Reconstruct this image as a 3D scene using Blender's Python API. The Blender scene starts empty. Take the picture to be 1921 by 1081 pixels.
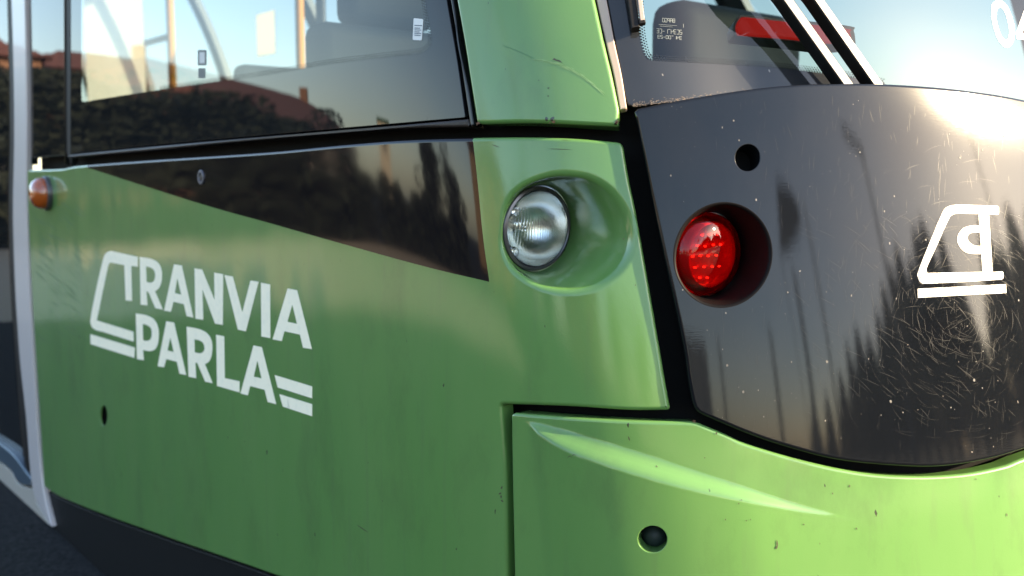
import bpy, math, random, bmesh
import numpy as np
from mathutils import Vector, Matrix
from mathutils.geometry import delaunay_2d_cdt
R = math.radians
sc = bpy.context.scene
COL = sc.collection
GZ = -1.15                       # height of the ground below the eye

# ------------------------------------------------------------------ camera, sky, sun
FPX, CX, CY, PITCH = 1868.0, 960.5, 540.5, R(6.4)
cam = bpy.data.cameras.new('camera'); cam_o = bpy.data.objects.new('camera', cam); COL.objects.link(cam_o)
cam.sensor_width = 36.0; cam.lens = 36.0 * FPX / 1921.0; cam.clip_start = 0.02; cam.clip_end = 3000
cam_o.location = (0, 0, 0); cam_o.rotation_euler = (R(90) - PITCH, 0, 0)
cam.dof.use_dof = True; cam.dof.focus_distance = 1.40; cam.dof.aperture_fstop = 4.2
sc.camera = cam_o
SUN_AZ, SUN_EL = 109.0, 23.0     # clockwise from the camera's forward direction
world = bpy.data.worlds.new('World'); sc.world = world; world.use_nodes = True
nt = world.node_tree; nt.nodes.clear()
wo = nt.nodes.new('ShaderNodeOutputWorld'); bg = nt.nodes.new('ShaderNodeBackground')
sky = nt.nodes.new('ShaderNodeTexSky'); sky.sky_type = 'NISHITA'; sky.sun_disc = False
sky.sun_elevation = R(SUN_EL); sky.sun_rotation = R(SUN_AZ); sky.air_density = 1.0; sky.dust_density = 1.15; sky.ozone_density = 1.7
tc = nt.nodes.new('ShaderNodeTexCoord'); mp = nt.nodes.new('ShaderNodeMapping'); mp.inputs['Scale'].default_value = (1.2, 1.2, 3.6)
ns = nt.nodes.new('ShaderNodeTexNoise'); ns.inputs['Scale'].default_value = 2.1; ns.inputs['Detail'].default_value = 6; ns.inputs['Roughness'].default_value = .45
rp = nt.nodes.new('ShaderNodeValToRGB'); rp.color_ramp.elements[0].position = .42; rp.color_ramp.elements[1].position = .78
mx = nt.nodes.new('ShaderNodeMix'); mx.data_type = 'RGBA'; vm = nt.nodes.new('ShaderNodeVectorMath'); vm.operation = 'MULTIPLY_ADD'; vm.inputs[1].default_value = (1.05, .96, .9); vm.inputs[2].default_value = (1.0, .86, .8)
mm = nt.nodes.new('ShaderNodeMath'); mm.operation = 'MULTIPLY'; mm.inputs[1].default_value = .55
L = nt.links.new
L(tc.outputs['Generated'], mp.inputs[0]); L(mp.outputs[0], ns.inputs['Vector']); L(ns.outputs[0], rp.inputs[0]); L(rp.outputs[0], mm.inputs[0])
L(mm.outputs[0], mx.inputs[0]); L(sky.outputs[0], vm.inputs[0]); L(vm.outputs[0], mx.inputs[7]); L(sky.outputs[0], mx.inputs[6]); wb = nt.nodes.new('ShaderNodeVectorMath'); wb.operation = 'MULTIPLY'; wb.inputs[1].default_value = (1.04, 1.0, .94); L(mx.outputs[2], wb.inputs[0]); L(wb.outputs[0], bg.inputs[0]); L(bg.outputs[0], wo.inputs[0])
bg.inputs[1].default_value = 0.15
sun = bpy.data.lights.new('sun', 'SUN'); sun.energy = 4.2; sun.angle = R(.6); sun.color = (1, .79, .50)
sun_o = bpy.data.objects.new('sun', sun); COL.objects.link(sun_o)
sdir = Vector((math.sin(R(SUN_AZ)) * math.cos(R(SUN_EL)), math.cos(R(SUN_AZ)) * math.cos(R(SUN_EL)), math.sin(R(SUN_EL))))
sun_o.rotation_euler = sdir.to_track_quat('Z', 'Y').to_euler()
sc.view_settings.view_transform = 'Standard'; sc.view_settings.look = 'None'; sc.view_settings.exposure = 2.15; sc.view_settings.gamma = 1
sc.cycles.max_bounces = 10; sc.cycles.transparent_max_bounces = 12; sc.cycles.caustics_refractive = False; sc.cycles.sample_clamp_indirect = 6
#HULL>
# ------------------------------------------------------------------ body surface of the tram: plan curve C(s), leaned back towards the roof
SC = 1.12
F2 = np.array([math.sin(R(140)), math.cos(R(140))]); S2 = np.array([math.sin(R(230)), math.cos(R(230))])
def _plan():
    xs = np.linspace(-100, 2100, 1101)
    th = np.interp(xs, [-100, 600, 750, 890, 1000, 1060, 1180, 1280, 1500, 1800, 1921, 2100], [0, 0, 3, 11, 23, 30, 42, 48, 58, 70, 74, 79])
    n = 22; p = np.pad(th, n, mode='edge'); p[-n:] = 79 + np.arange(1, n + 1) * .056
    th = np.convolve(p, np.ones(2 * n + 1) / (2 * n + 1), 'valid'); th = np.convolve(np.pad(th, n, mode='reflect', reflect_type='odd'), np.ones(2 * n + 1) / (2 * n + 1), 'valid')
    a = np.arctan((xs - CX) / FPX); i0 = int(np.argmin(abs(xs - 1010)))
    P = np.zeros((len(xs), 2)); P[i0] = 1.25 * SC * np.array([math.sin(a[i0]), math.cos(a[i0])])
    def step(i, j):
        t = R(140 - (th[i] + th[j]) / 2); d = np.array([math.sin(t), math.cos(t)]); q = np.array([math.sin(a[j]), math.cos(a[j])])
        P[j] = P[i] + np.linalg.solve(np.array([d, -q]).T, -P[i])[0] * d
    for i in range(i0, len(xs) - 1): step(i, i + 1)
    for i in range(i0, 0, -1): step(i, i - 1)
    s = np.r_[0, np.cumsum(np.hypot(*np.diff(P, axis=0).T))]
    # resample evenly, run on to the middle of the nose, mirror to the far side
    u = np.arange(0, s[-1], .004); T = np.interp(u, s, th); Q = [np.array([np.interp(0, s, P[:, 0]), np.interp(0, s, P[:, 1])])]
    t = list(T)
    while t[-1] < 90: t.append(t[-1] + .16)
    t = t[:-1]; t = t + [180 - v for v in reversed(t)]
    t = [0.] * 5000 + t + [180.] * 5000
    ang = np.radians(140 - np.array(t)); d = np.stack([np.sin(ang), np.cos(ang)], 1) * .004
    C = np.r_[[[0, 0]], np.cumsum((d[1:] + d[:-1]) / 2, axis=0)]
    C += P[0] - C[5000]
    return (np.arange(len(t)) - 5000) * .004, C, np.array(t)
PS, PC, PT = _plan()
SMID = float(np.interp(90, PT, PS))
def lean(z):
    z = np.asarray(z, float)
    return -.25 * z - .10 * z * z - .22 * np.maximum(z - .12, 0) ** 2
def raw(s, z):
    g = lean(z); return np.stack([np.interp(s, PS, PC[:, 0]) + F2[0] * g, np.interp(s, PS, PC[:, 1]) + F2[1] * g, np.asarray(z, float) + 0 * g], -1)
def frame(s, z, e=.003):
    a = raw(s + e, z) - raw(s - e, z); b = raw(s, z + e) - raw(s, z - e)
    n = np.cross(a, b); n /= np.linalg.norm(n, axis=-1, keepdims=True)
    return a / (2 * e), b / (2 * e), n
def surf(s, z, d=0., disp=None):
    s = np.asarray(s, float); z = np.asarray(z, float)
    if disp is not None: d = d + disp(s, z)
    return raw(s, z) + frame(s, z)[2] * np.asarray(d)[..., None]
def project(p):
    cp, sp = math.cos(PITCH), math.sin(PITCH)
    dep = p[..., 1] * cp - p[..., 2] * sp; up = p[..., 1] * sp + p[..., 2] * cp
    return np.stack([CX + FPX * p[..., 0] / dep, CY - FPX * up / dep], -1)
def ray(x, y):
    cp, sp = math.cos(PITCH), math.sin(PITCH); u = -(y - CY) / FPX
    v = np.array([(x - CX) / FPX, cp + u * sp, -sp + u * cp]); return v
def to_sz(px, d=0., disp=None):
    """pixel points -> surface coordinates (Newton)"""
    px = np.asarray(px, float).reshape(-1, 2)
    az = (px[:, 0] - CX) / FPX
    vis = (PS > -6) & (PS < SMID); cx = PC[vis][:, 0] / PC[vis][:, 1]; o = np.argsort(cx)
    s = np.interp(az, cx[o], PS[vis][o]); dist = np.hypot(*[np.interp(s, PS, PC[:, k]) for k in (0, 1)])
    z = (330 - px[:, 1]) / FPX * dist
    for _ in range(25):
        p0 = project(surf(s, z, d, disp)); e = 1e-4
        ps = (project(surf(s + e, z, d, disp)) - p0) / e; pz = (project(surf(s, z + e, d, disp)) - p0) / e
        r = px - p0; det = ps[:, 0] * pz[:, 1] - ps[:, 1] * pz[:, 0]
        ds = (r[:, 0] * pz[:, 1] - r[:, 1] * pz[:, 0]) / det; dz = (ps[:, 0] * r[:, 1] - ps[:, 1] * r[:, 0]) / det
        s = s + np.clip(ds, -.3, .3); z = z + np.clip(dz, -.3, .3)
    return np.stack([s, z], 1)
def hit(x, y, d=0., disp=None):
    q = to_sz([(x, y)], d, disp)[0]; return surf(q[0], q[1], d, disp), frame(q[0], q[1])[2], q
#HULL<
# ------------------------------------------------------------------ materials
def mat(name, col, rough=.5, metal=0., coat=0., spec=.5, emit=None, **k):
    m = bpy.data.materials.new(name); m.use_nodes = True; b = m.node_tree.nodes['Principled BSDF']
    b.inputs['Base Color'].default_value = (*col, 1); b.inputs['Roughness'].default_value = rough; b.inputs['Metallic'].default_value = metal
    b.inputs['Coat Weight'].default_value = coat; b.inputs['Coat Roughness'].default_value = k.get('crough', .03); b.inputs['Specular IOR Level'].default_value = spec
    if emit: b.inputs['Emission Color'].default_value = (*emit[:3], 1); b.inputs['Emission Strength'].default_value = emit[3]
    return m, m.node_tree, b
def noise(nt, scale, detail=4, stretch=(1, 1, 1), rough=.5, coord='Object', rot=(0, 0, 0)):
    t = nt.nodes.new('ShaderNodeTexCoord'); p = nt.nodes.new('ShaderNodeMapping'); p.inputs['Scale'].default_value = stretch; p.inputs['Rotation'].default_value = rot
    n = nt.nodes.new('ShaderNodeTexNoise'); n.inputs['Scale'].default_value = scale; n.inputs['Detail'].default_value = detail; n.inputs['Roughness'].default_value = rough
    nt.links.new(t.outputs[coord], p.inputs[0]); nt.links.new(p.outputs[0], n.inputs['Vector']); return n.outputs[0]
def ramp(nt, src, stops):
    r = nt.nodes.new('ShaderNodeValToRGB'); e = r.color_ramp.elements
    while len(e) < len(stops): e.new(.5)
    for q, (p, c) in zip(e, stops): q.position = p; q.color = (*c, 1) if len(c) == 3 else c
    nt.links.new(src, r.inputs[0]); return r.outputs[0]
def mixc(nt, fac, a, b):
    m = nt.nodes.new('ShaderNodeMix'); m.data_type = 'RGBA'
    for v, i in ((fac, 0), (a, 6), (b, 7)):
        if isinstance(v, (tuple, float)): m.inputs[i].default_value = v if isinstance(v, float) else (*v, 1)
        else: nt.links.new(v, m.inputs[i])
    return m.outputs[2]
def bump(nt, src, strength, dist, prev=None):
    b = nt.nodes.new('ShaderNodeBump'); b.inputs['Strength'].default_value = strength; b.inputs['Distance'].default_value = dist
    nt.links.new(src, b.inputs['Height'])
    if prev: nt.links.new(prev, b.inputs['Normal'])
    return b.outputs[0]
def g3(v): return (v, v, v)
def mk_green():
    m, nt, b = mat('green_paint', (.07, .185, .045), .36, coat=1., crough=.035, spec=.14)
    film = ramp(nt, noise(nt, 2.2, 6, (1, 1, .35), .62), [(.35, g3(0)), (.75, g3(1))])
    c = mixc(nt, film, (.088, .205, .050), (.118, .230, .066))
    grime = ramp(nt, noise(nt, 9, 8, (1, 1, .5), .7), [(.52, g3(0)), (.80, g3(.5))])
    c = mixc(nt, grime, c, (.06, .10, .035))
    sp = ramp(nt, noise(nt, 75, 2, (1, 1, .55), .5), [(.755, g3(0)), (.775, g3(1))])
    c = mixc(nt, sp, c, (.03, .035, .02))
    dr = ramp(nt, noise(nt, 34, 5, (1, 1, .05), .6), [(.56, g3(0)), (.75, g3(.30))]); c = mixc(nt, dr, c, (.09, .13, .06))
    nt.links.new(c, b.inputs['Base Color'])
    rr = ramp(nt, noise(nt, 5, 7, (1, 1, .6), .65), [(.3, g3(.02)), (.8, g3(.14))]); nt.links.new(rr, b.inputs['Coat Roughness'])
    n = bump(nt, noise(nt, 3.6, 1.8, (1, 1, .28)), .8, .012); n = bump(nt, noise(nt, 420, 2), .035, .002, n)
    nt.links.new(n, b.inputs['Normal']); nt.links.new(n, b.inputs['Coat Normal']); return m
def mk_black(name, col, wav=.25, micro=.05, cr=(.02, .10), specks=True, coat=.75):
    m, nt, b = mat(name, col, .45, coat=coat, spec=0.)
    c = col
    if specks:
        sp = ramp(nt, noise(nt, 160, 1, (1, 1, .7)), [(.79, g3(0)), (.81, g3(1))]); c = mixc(nt, sp, col, (.20, .18, .16))
        du = ramp(nt, noise(nt, 6, 8, (1, 1, .4), .7), [(.45, g3(0)), (.9, g3(.018))]); c = mixc(nt, du, c, (.30, .27, .24))
        nt.links.new(c, b.inputs['Base Color'])
    rr = ramp(nt, noise(nt, 7, 7, (1, 1, .5), .65), [(.3, g3(cr[0])), (.8, g3(cr[1]))]); nt.links.new(rr, b.inputs['Coat Roughness'])
    n = bump(nt, noise(nt, 4, 1, (1, 1, .5)), wav, .006)
    if micro: n = bump(nt, noise(nt, 1100, 2, (.08, .08, 1), .6), micro, .0006, n)
    nt.links.new(n, b.inputs['Normal']); nt.links.new(n, b.inputs['Coat Normal']); return m
def mk_glass(name, tint, ior=1.55, wav=.12):
    m = bpy.data.materials.new(name); m.use_nodes = True; nt = m.node_tree; nt.nodes.clear()
    o = nt.nodes.new('ShaderNodeOutputMaterial'); mx = nt.nodes.new('ShaderNodeMixShader'); fr = nt.nodes.new('ShaderNodeFresnel'); fr.inputs[0].default_value = ior
    t = nt.nodes.new('ShaderNodeBsdfTransparent'); t.inputs[0].default_value = (*tint, 1); g = nt.nodes.new('ShaderNodeBsdfGlossy'); g.inputs['Roughness'].default_value = .015
    ml = nt.nodes.new('ShaderNodeMath'); ml.operation = 'MULTIPLY'; ml.inputs[1].default_value = .85; ml.use_clamp = True
    n = bump(nt, noise(nt, 2.5, 1), wav, .004); nt.links.new(n, g.inputs['Normal'])
    nt.links.new(fr.outputs[0], ml.inputs[0]); nt.links.new(ml.outputs[0], mx.inputs[0]); nt.links.new(t.outputs[0], mx.inputs[1]); nt.links.new(g.outputs[0], mx.inputs[2]); nt.links.new(mx.outputs[0], o.inputs[0]); return m
GREEN = mk_green()
BLACKP = mk_black('black_gloss_panel', (.005, .006, .008), .12, .03, (.014, .04))
_n = BLACKP.node_tree; _p = _n.nodes['Principled BSDF']; _t = _n.nodes.new('ShaderNodeTangent'); _t.direction_type = 'RADIAL'; _t.axis = 'Z'; _n.links.new(_t.outputs[0], _p.inputs['Tangent'])
_p.inputs['Specular IOR Level'].default_value = .03; _p.inputs['Roughness'].default_value = .15; _p.inputs['Coat Weight'].default_value = .62; _p.inputs['Anisotropic'].default_value = .85
FILM = mk_black('black_film', (.008, .007, .008), .30, 0, (.035, .09), False)
FRIT = mk_black('black_enamel_glass', (.010, .011, .012), .10, 0, (.0, .02), False)
FRITF = mk_black('black_enamel_front_glass', (.02, .022, .026), .10, .03, (.02, .05), True)
RUB = mat('black_rubber', (.012, .011, .011), .55, spec=.15)[0]
RUB2 = mat('weathered_rubber', (.035, .028, .024), .42, spec=.2)[0]
DARK = mat('dark_cavity', (.006, .006, .006), .8, spec=.1)[0]
SEAL = mat('beige_sealant', (.36, .29, .24), .45)[0]
GLASS = mk_glass('side_glass', (.22, .25, .25)); WGLASS = mk_glass('front_glass', (.23, .27, .26))
def mk_white():
    m, nt, b = mat('white_film', (.72, .72, .68), .5, spec=.1); c = mixc(nt, ramp(nt, noise(nt, 60, 6, rough=.7), [(.5, g3(0)), (.8, g3(.35))]), (.90, .84, .64), (.50, .56, .46)); nt.links.new(c, b.inputs['Base Color']); return m
WHITE = mk_white()
def mk_silver():
    m, nt, b = mat('worn_silver_film', (.75, .75, .74), .35, .3)
    w = ramp(nt, noise(nt, 120, 8, (1, 1, .8), .75), [(.52, g3(0)), (.62, g3(1))])
    nt.links.new(mixc(nt, w, (.36, .35, .34), (.10, .10, .10)), b.inputs['Base Color']); nt.links.new(ramp(nt, noise(nt, 60, 6), [(.3, g3(.22)), (.7, g3(.5))]), b.inputs['Roughness'])
    nt.links.new(bump(nt, noise(nt, 300, 3, (1, 1, .2)), .3, .0008), b.inputs['Normal']); return m
SILVER = mk_silver()
ALU = mat('grey_aluminium_paint', (.46, .43, .42), .42, .1, coat=.2)[0]
BEIGE = mat('beige_sill', (.32, .30, .26), .6)[0]; STEEL = mat('blue_steel_edge', (.10, .14, .18), .3, .5)[0]
AMBER = mat('amber_lens', (.50, .10, .01), .18, coat=1.)[0]; AMBER.node_tree.nodes['Principled BSDF'].inputs['Transmission Weight'].default_value = .35
CHROME = mat('reflector_chrome', (.72, .74, .73), .24, 1.)[0]; RIM = mat('lamp_rim', (.10, .10, .105), .30, .6)[0]
def mk_lens():
    m, nt, b = mat('fluted_lens', (.90, .96, .94), .09); b.inputs['Transmission Weight'].default_value = 1.; b.inputs['IOR'].default_value = 1.35; return m
LENS = mk_lens()
REDLENS = mat('red_lens', (.85, .012, .012), .04, coat=1.)[0]; _b = REDLENS.node_tree.nodes['Principled BSDF']; _b.inputs['Transmission Weight'].default_value = .85; _b.inputs['IOR'].default_value = 1.25
REDREF = mat('red_reflector', (.42, .010, .008), .3, .1, coat=.6)[0]
LED = mat('led', (.9, .2, .15), .2, emit=(1, .16, .08, .8))[0]
YEL = mat('yellow_pole', (.90, .42, .01), .5)[0]; GREYP = mat('grey_pole', (.45, .47, .48), .3, .4)[0]
INW = mat('interior_white', (.80, .80, .76), .5)[0]; IND = mat('interior_grey', (.30, .34, .36), .6)[0]; SEATM = mat('navy_seat', (.025, .04, .07), .6)[0]
INT = mat('interior_teal', (.10, .17, .15), .6)[0]
# ------------------------------------------------------------------ mesh helpers
DBG = False
TRAM_O = np.array([PC[int(np.argmin(abs(PS - 3.7)))][0], PC[int(np.argmin(abs(PS - 3.7)))][1], GZ])
def empty(name, loc, label=None, cat=None, group=None, rz=0):
    o = bpy.data.objects.new(name, None); COL.objects.link(o); o.location = loc; o.rotation_euler[2] = rz; o.empty_display_size = .2
    tagp(o, label, cat, group); return o
def tagp(o, label=None, cat=None, group=None, kind=None):
    for k, v in (('label', label), ('category', cat), ('group', group), ('kind', kind)):
        if v: o[k] = v
def mesh(name, V, Fc, mats, parent=None, normals=None, midx=None, smooth=True, sharp=None, off=None):
    V = np.asarray(V, float)
    off = TRAM_O if (off is None and parent is not None) else (np.zeros(3) if off is None else np.asarray(off, float))
    me = bpy.data.meshes.new(name); me.from_pydata((V - off).tolist(), [], [list(map(int, f)) for f in Fc]); me.update()
    for m in (mats if isinstance(mats, (list, tuple)) else [mats]): me.materials.append(m)
    if midx is not None: me.polygons.foreach_set('material_index', np.asarray(midx, np.int32))
    if smooth: me.polygons.foreach_set('use_smooth', [True] * len(me.polygons))
    if sharp is not None: me.set_sharp_from_angle(angle=R(sharp))
    if normals is not None: me.normals_split_custom_set_from_vertices(np.asarray(normals, float).tolist())
    o = bpy.data.objects.new(name, me); COL.objects.link(o)
    if parent is not None: o.parent = parent
    return o
def cat_rom(P, closed=False, n=14):
    P = np.asarray(P, float); m = len(P)
    if m == 2 and not closed: return P
    Q = np.vstack([P[-1:], P, P[:2]]) if closed else np.vstack([2 * P[0] - P[1], P, 2 * P[-1] - P[-2]])
    out = []; t = np.linspace(0, 1, n, endpoint=False)[:, None]
    for i in range(m if closed else m - 1):
        a, b, c, d = Q[i:i + 4]; out.append(.5 * (2 * b + (c - a) * t + (2 * a - 5 * b + 4 * c - d) * t * t + (3 * b - a - 3 * c + d) * t ** 3))
    if not closed: out.append(P[-1:])
    return np.vstack(out)
def resample(P, sp, closed=False):
    P = np.asarray(P, float)
    if closed: P = np.vstack([P, P[:1]])
    dl = np.hypot(*np.diff(P, axis=0).T[:2]); keep = np.r_[True, dl > 1e-9]; P = P[keep]; L_ = np.r_[0, np.cumsum(np.hypot(*np.diff(P, axis=0).T[:2]))]
    n = max(2, int(math.ceil(L_[-1] / sp)) + 1); u = np.linspace(0, L_[-1], n); Q = np.stack([np.interp(u, L_, P[:, k]) for k in range(P.shape[1])], 1)
    return Q[:-1] if closed else Q
def path(items, sp=6., closed=True):
    """(x, y) = point on a smooth run, (x, y, rad) = corner rounded by rad"""
    it = [tuple(i) for i in items]; m_ = len(it)
    for k, v in enumerate(list(it)):
        if v[1] in (-450, -440):                   # window and pillar tops run on up to the roof band
            nb = min([items[(k + q) % m_] for q in (-1, 1) if items[(k + q) % m_][1] > -400] or [v], key=lambda w: abs(w[0] - v[0]))
            if nb[1] > v[1]: y2 = v[1] - 950; it[k] = (v[0] + (v[0] - nb[0]) * (y2 - v[1]) / (v[1] - nb[1]), y2) + v[2:]
    if closed and not any(len(i) == 3 for i in it): return resample(cat_rom([i[:2] for i in it], True), sp, True)
    if closed:
        k = next(i for i, v in enumerate(it) if len(v) == 3); it = it[k:] + it[:k] + [it[k]]
    segs, cur, rads = [], [it[0][:2]], [it[0][2] if len(it[0]) == 3 else 0]
    for v in it[1:]:
        cur.append(v[:2])
        if len(v) == 3: segs.append(resample(cat_rom(cur), sp)); cur = [v[:2]]; rads.append(v[2])
    if len(cur) > 1: segs.append(resample(cat_rom(cur), sp)); rads.append(0)
    out = []
    for i, s_ in enumerate(segs):
        r0, r1 = rads[i], rads[i + 1]; d0 = np.hypot(*(s_ - s_[0]).T); d1 = np.hypot(*(s_ - s_[-1]).T)
        def at(r, ref, rev):
            L_ = np.hypot(*(ref[1] - ref[0])); Lm = np.r_[0, np.cumsum(np.hypot(*np.diff(s_, axis=0).T))]; Lm_t = Lm[-1]; r = min(r, Lm_t * .45)
            u = Lm_t - r if rev else r; return np.array([np.interp(u, Lm, s_[:, 0]), np.interp(u, Lm, s_[:, 1])])
        a = at(r0, s_, False) if r0 else s_[0]; b = at(r1, s_, True) if r1 else s_[-1]
        mid = s_[(d0 > r0 + .3 * sp) & (d1 > r1 + .3 * sp)]
        out.append([a, mid, b])
    res = []
    for i, (a, mid, b) in enumerate(out):
        res.append(a[None]); res.append(mid)
        if i + 1 < len(out) or closed:
            c = segs[i][-1]; nx = out[(i + 1) % len(out)][0]
            if np.hypot(*(nx - b)) > .5: 
                t = np.linspace(0, 1, 8, endpoint=False)[:, None]; res.append((1 - t) ** 2 * b + 2 * t * (1 - t) * c + t * t * nx)
        else: res.append(b[None])
    return np.vstack(res)
def inside(pts, loop):
    x, y = pts[:, 0][:, None], pts[:, 1][:, None]; a = loop; b = np.roll(loop, -1, 0)
    c = (a[:, 1] > y) != (b[:, 1] > y); dy = b[:, 1] - a[:, 1]; dy = np.where(abs(dy) < 1e-15, 1e-15, dy)
    return (np.sum(c & (x < (b[:, 0] - a[:, 0]) * (y - a[:, 1]) / dy + a[:, 0]), 1) % 2) == 1
def area(l): return .5 * np.sum(l[:, 0] * np.roll(l[:, 1], -1) - np.roll(l[:, 0], -1) * l[:, 1])
def inward(loop):
    """3-D in-surface direction pointing left of the loop, and the same as a step in (s, z)"""
    p = raw(loop[:, 0], loop[:, 1]); t = np.roll(p, -1, 0) - np.roll(p, 1, 0); t /= np.linalg.norm(t, axis=1, keepdims=True) + 1e-12
    a, b, n = frame(loop[:, 0], loop[:, 1]); w = np.cross(n, t); w /= np.linalg.norm(w, axis=1, keepdims=True) + 1e-12
    aa, bb, ab = (a * a).sum(1), (b * b).sum(1), (a * b).sum(1); wa, wb = (w * a).sum(1), (w * b).sum(1); det = aa * bb - ab * ab
    return w, np.stack([(wa * bb - wb * ab) / det, (wb * aa - wa * ab) / det], 1), n
def nrm(s, z, d=0., disp=None, e=.0025):
    a = surf(s + e, z, d, disp) - surf(s - e, z, d, disp); b = surf(s, z + e, d, disp) - surf(s, z - e, d, disp)
    n = np.cross(a, b); return n / np.linalg.norm(n, axis=-1, keepdims=True)
def panel(name, parent, mats, outer, holes=(), d=0., r=.003, t=.02, gs=.012, gz=.03, disp=None, paint=None, sp=6., lines=(), ban=None):
    """a real curved sheet with rolled edges; outer / holes are outlines (lists) or ready (s, z) loops (arrays)"""
    def lp(o): return o if isinstance(o, np.ndarray) else to_sz(path(o, sp), d, disp)
    loops = [[lp(outer), r, t]]
    for h in holes:
        if isinstance(h, dict): loops.append([lp(h['loop']), h.get('r', r), h.get('t', t)])
        else: loops.append([lp(h), r, t])
    for i, l in enumerate(loops):
        if (area(l[0]) > 0) != (i == 0): l[0] = l[0][::-1]
    V2, E, ring0 = [], [], []
    for l, rr, tt in loops:
        w, ds, n = inward(l); q = l + ds * rr; k = len(V2); V2 += q.tolist(); E += [(k + i, k + (i + 1) % len(q)) for i in range(len(q))]; ring0.append((k, len(q)))
    ins = [np.array(V2[k:k + m]) for k, m in ring0]
    mn, mxx = ins[0].min(0), ins[0].max(0)
    ss = [mn[0] + gs * .5]
    while ss[-1] < mxx[0]:
        th = np.interp(ss[-1], PS, PT); curved = .5 < th < 179.5; ss.append(ss[-1] + (gs if curved or disp is not None else gs * 4))
    G = np.array([(a, b) for a in ss for b in np.arange(mn[1] + gz * .5, mxx[1], gz)]).reshape(-1, 2)
    if len(G):
        ok = inside(G, ins[0])
        for l in ins[1:]: ok &= ~inside(G, l)
        G = G[ok]
        if ban is not None: G = G[~ban(G[:, 0], G[:, 1])]
        B = np.vstack(ins); keep = np.ones(len(G), bool)
        for k in range(0, len(G), 2000):
            dd = ((G[k:k + 2000, None, :] - B[None]) ** 2).sum(2).min(1); keep[k:k + 2000] = dd > (.35 * min(gs, gz)) ** 2
        G = G[keep]; V2 += G.tolist()
    pl = None
    if paint is not None:
        pl = to_sz(path(paint, sp), d); k = len(V2); V2 += pl.tolist(); E += [(k + i, k + (i + 1) % len(pl)) for i in range(len(pl))]
    if DBG: print("cdt", name, len(V2), flush=True)
    for ln_ in lines:
        k = len(V2); V2 += ln_.tolist(); E += [(k + i, k + i + 1) for i in range(len(ln_) - 1)]
    ov, oe, of, orv, _, _ = delaunay_2d_cdt([Vector(v) for v in V2], E, [], 0, 1e-7)
    S_ = np.array([tuple(v) for v in ov]); Fa = np.array([tuple(f) for f in of if len(f) == 3])
    cen = S_[Fa].mean(1); ok = inside(cen, ins[0])
    for l in ins[1:]: ok &= ~inside(cen, l)
    Fa = Fa[ok]; cen = cen[ok]
    e1, e2 = S_[Fa[:, 1]] - S_[Fa[:, 0]], S_[Fa[:, 2]] - S_[Fa[:, 0]]; fl = (e1[:, 0] * e2[:, 1] - e1[:, 1] * e2[:, 0]) < 0; Fa[fl] = Fa[fl][:, ::-1]
    back = {}
    for i, o in enumerate(orv):
        for j in o: back[j] = i
    Vv = surf(S_[:, 0], S_[:, 1], d, disp); N = nrm(S_[:, 0], S_[:, 1], d, disp)
    Vs, Ns, Fs = [Vv], [N], Fa.tolist(); mi = list(inside(cen, pl).astype(int)) if pl is not None else [0] * len(Fa)
    cnt = len(Vv)
    for (l, rr, tt), (k, m) in zip(loops, ring0):
        if rr == 0 and tt == 0: continue
        w, ds, n = inward(l); prev = [back[k + i] for i in range(m)]
        pm = inside(l + ds * (rr * 1.3 + 1e-4), pl).astype(int) if pl is not None else np.zeros(m, int)
        steps = [math.pi / 2 * (i + 1) / 5 for i in range(5)] if rr > 0 else []
        rings = [(l + ds * (rr * (1 - math.sin(a))), rr * (1 - math.cos(a)), math.cos(a), math.sin(a)) for a in steps]
        if rr == 0: rings.append((l, 0, 0, 1))
        rings.append((l, max(tt, rr + .0005), 0, 1))
        for q, dep, ca, sa in rings:
            Vs.append(surf(q[:, 0], q[:, 1], d - dep, disp)); nn = nrm(q[:, 0], q[:, 1], d, disp) * ca - w * sa; Ns.append(nn / np.linalg.norm(nn, axis=1, keepdims=True))
            idx = list(range(cnt, cnt + m)); cnt += m
            for i in range(m):
                j = (i + 1) % m
                Fs.append((prev[i], idx[i], idx[j], prev[j])); mi.append(int(pm[i]))
            prev = idx
    o = mesh(name, np.vstack(Vs), Fs, mats, parent, np.vstack(Ns), mi)
    return o
def sheet(name, parent, m, items, d, sp=4., thick=.0002, corners=True):
    """thin film (lettering, print) lying on a panel"""
    it = [i if len(i) == 3 else (i[0], i[1], 0) for i in items] if corners else items
    return panel(name, parent, m, it, d=d, r=0, t=thick, gs=.02, gz=.02, sp=sp)
def grid(name, rows, m, parent, closed=True, normals=None, sharp=None, first_n=None, toward=None, cap=False):
    A = np.asarray(rows, float); a, b = A.shape[:2]; V = A.reshape(-1, 3); Fs = []
    for i in range(a - 1):
        for j in range(b if closed else b - 1): Fs.append((i * b + j, i * b + (j + 1) % b, (i + 1) * b + (j + 1) % b, (i + 1) * b + j))
    if cap: Fs.append(tuple(range((a - 1) * b, a * b)))
    du = np.roll(A, -1, 1) - np.roll(A, 1, 1); dv = np.gradient(A, axis=0); N = np.cross(dv, du); N /= np.linalg.norm(N, axis=2, keepdims=True) + 1e-12
    f0 = V[list(Fs[0])]; g0 = np.cross(f0[1] - f0[0], f0[2] - f0[0])
    if (g0 @ N[0, 0]) < 0: N = -N
    if toward is not None:
        c = A.mean((0, 1)); s_ = np.sum(N * (np.asarray(toward) - A)) 
        if s_ < 0: N = -N; Fs = [f[::-1] for f in Fs]
    if first_n is not None: N[0] = first_n
    return mesh(name, V, Fs, m, parent, N.reshape(-1, 3) if (normals is None and not cap and sharp is None) else None, sharp=sharp)
def basis(ax):
    ax = np.asarray(ax, float); ax /= np.linalg.norm(ax); u = np.cross((0, 0, 1), ax) if abs(ax[2]) < .9 else np.cross((0, 1, 0), ax); u /= np.linalg.norm(u); return u, np.cross(ax, u), ax
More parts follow.
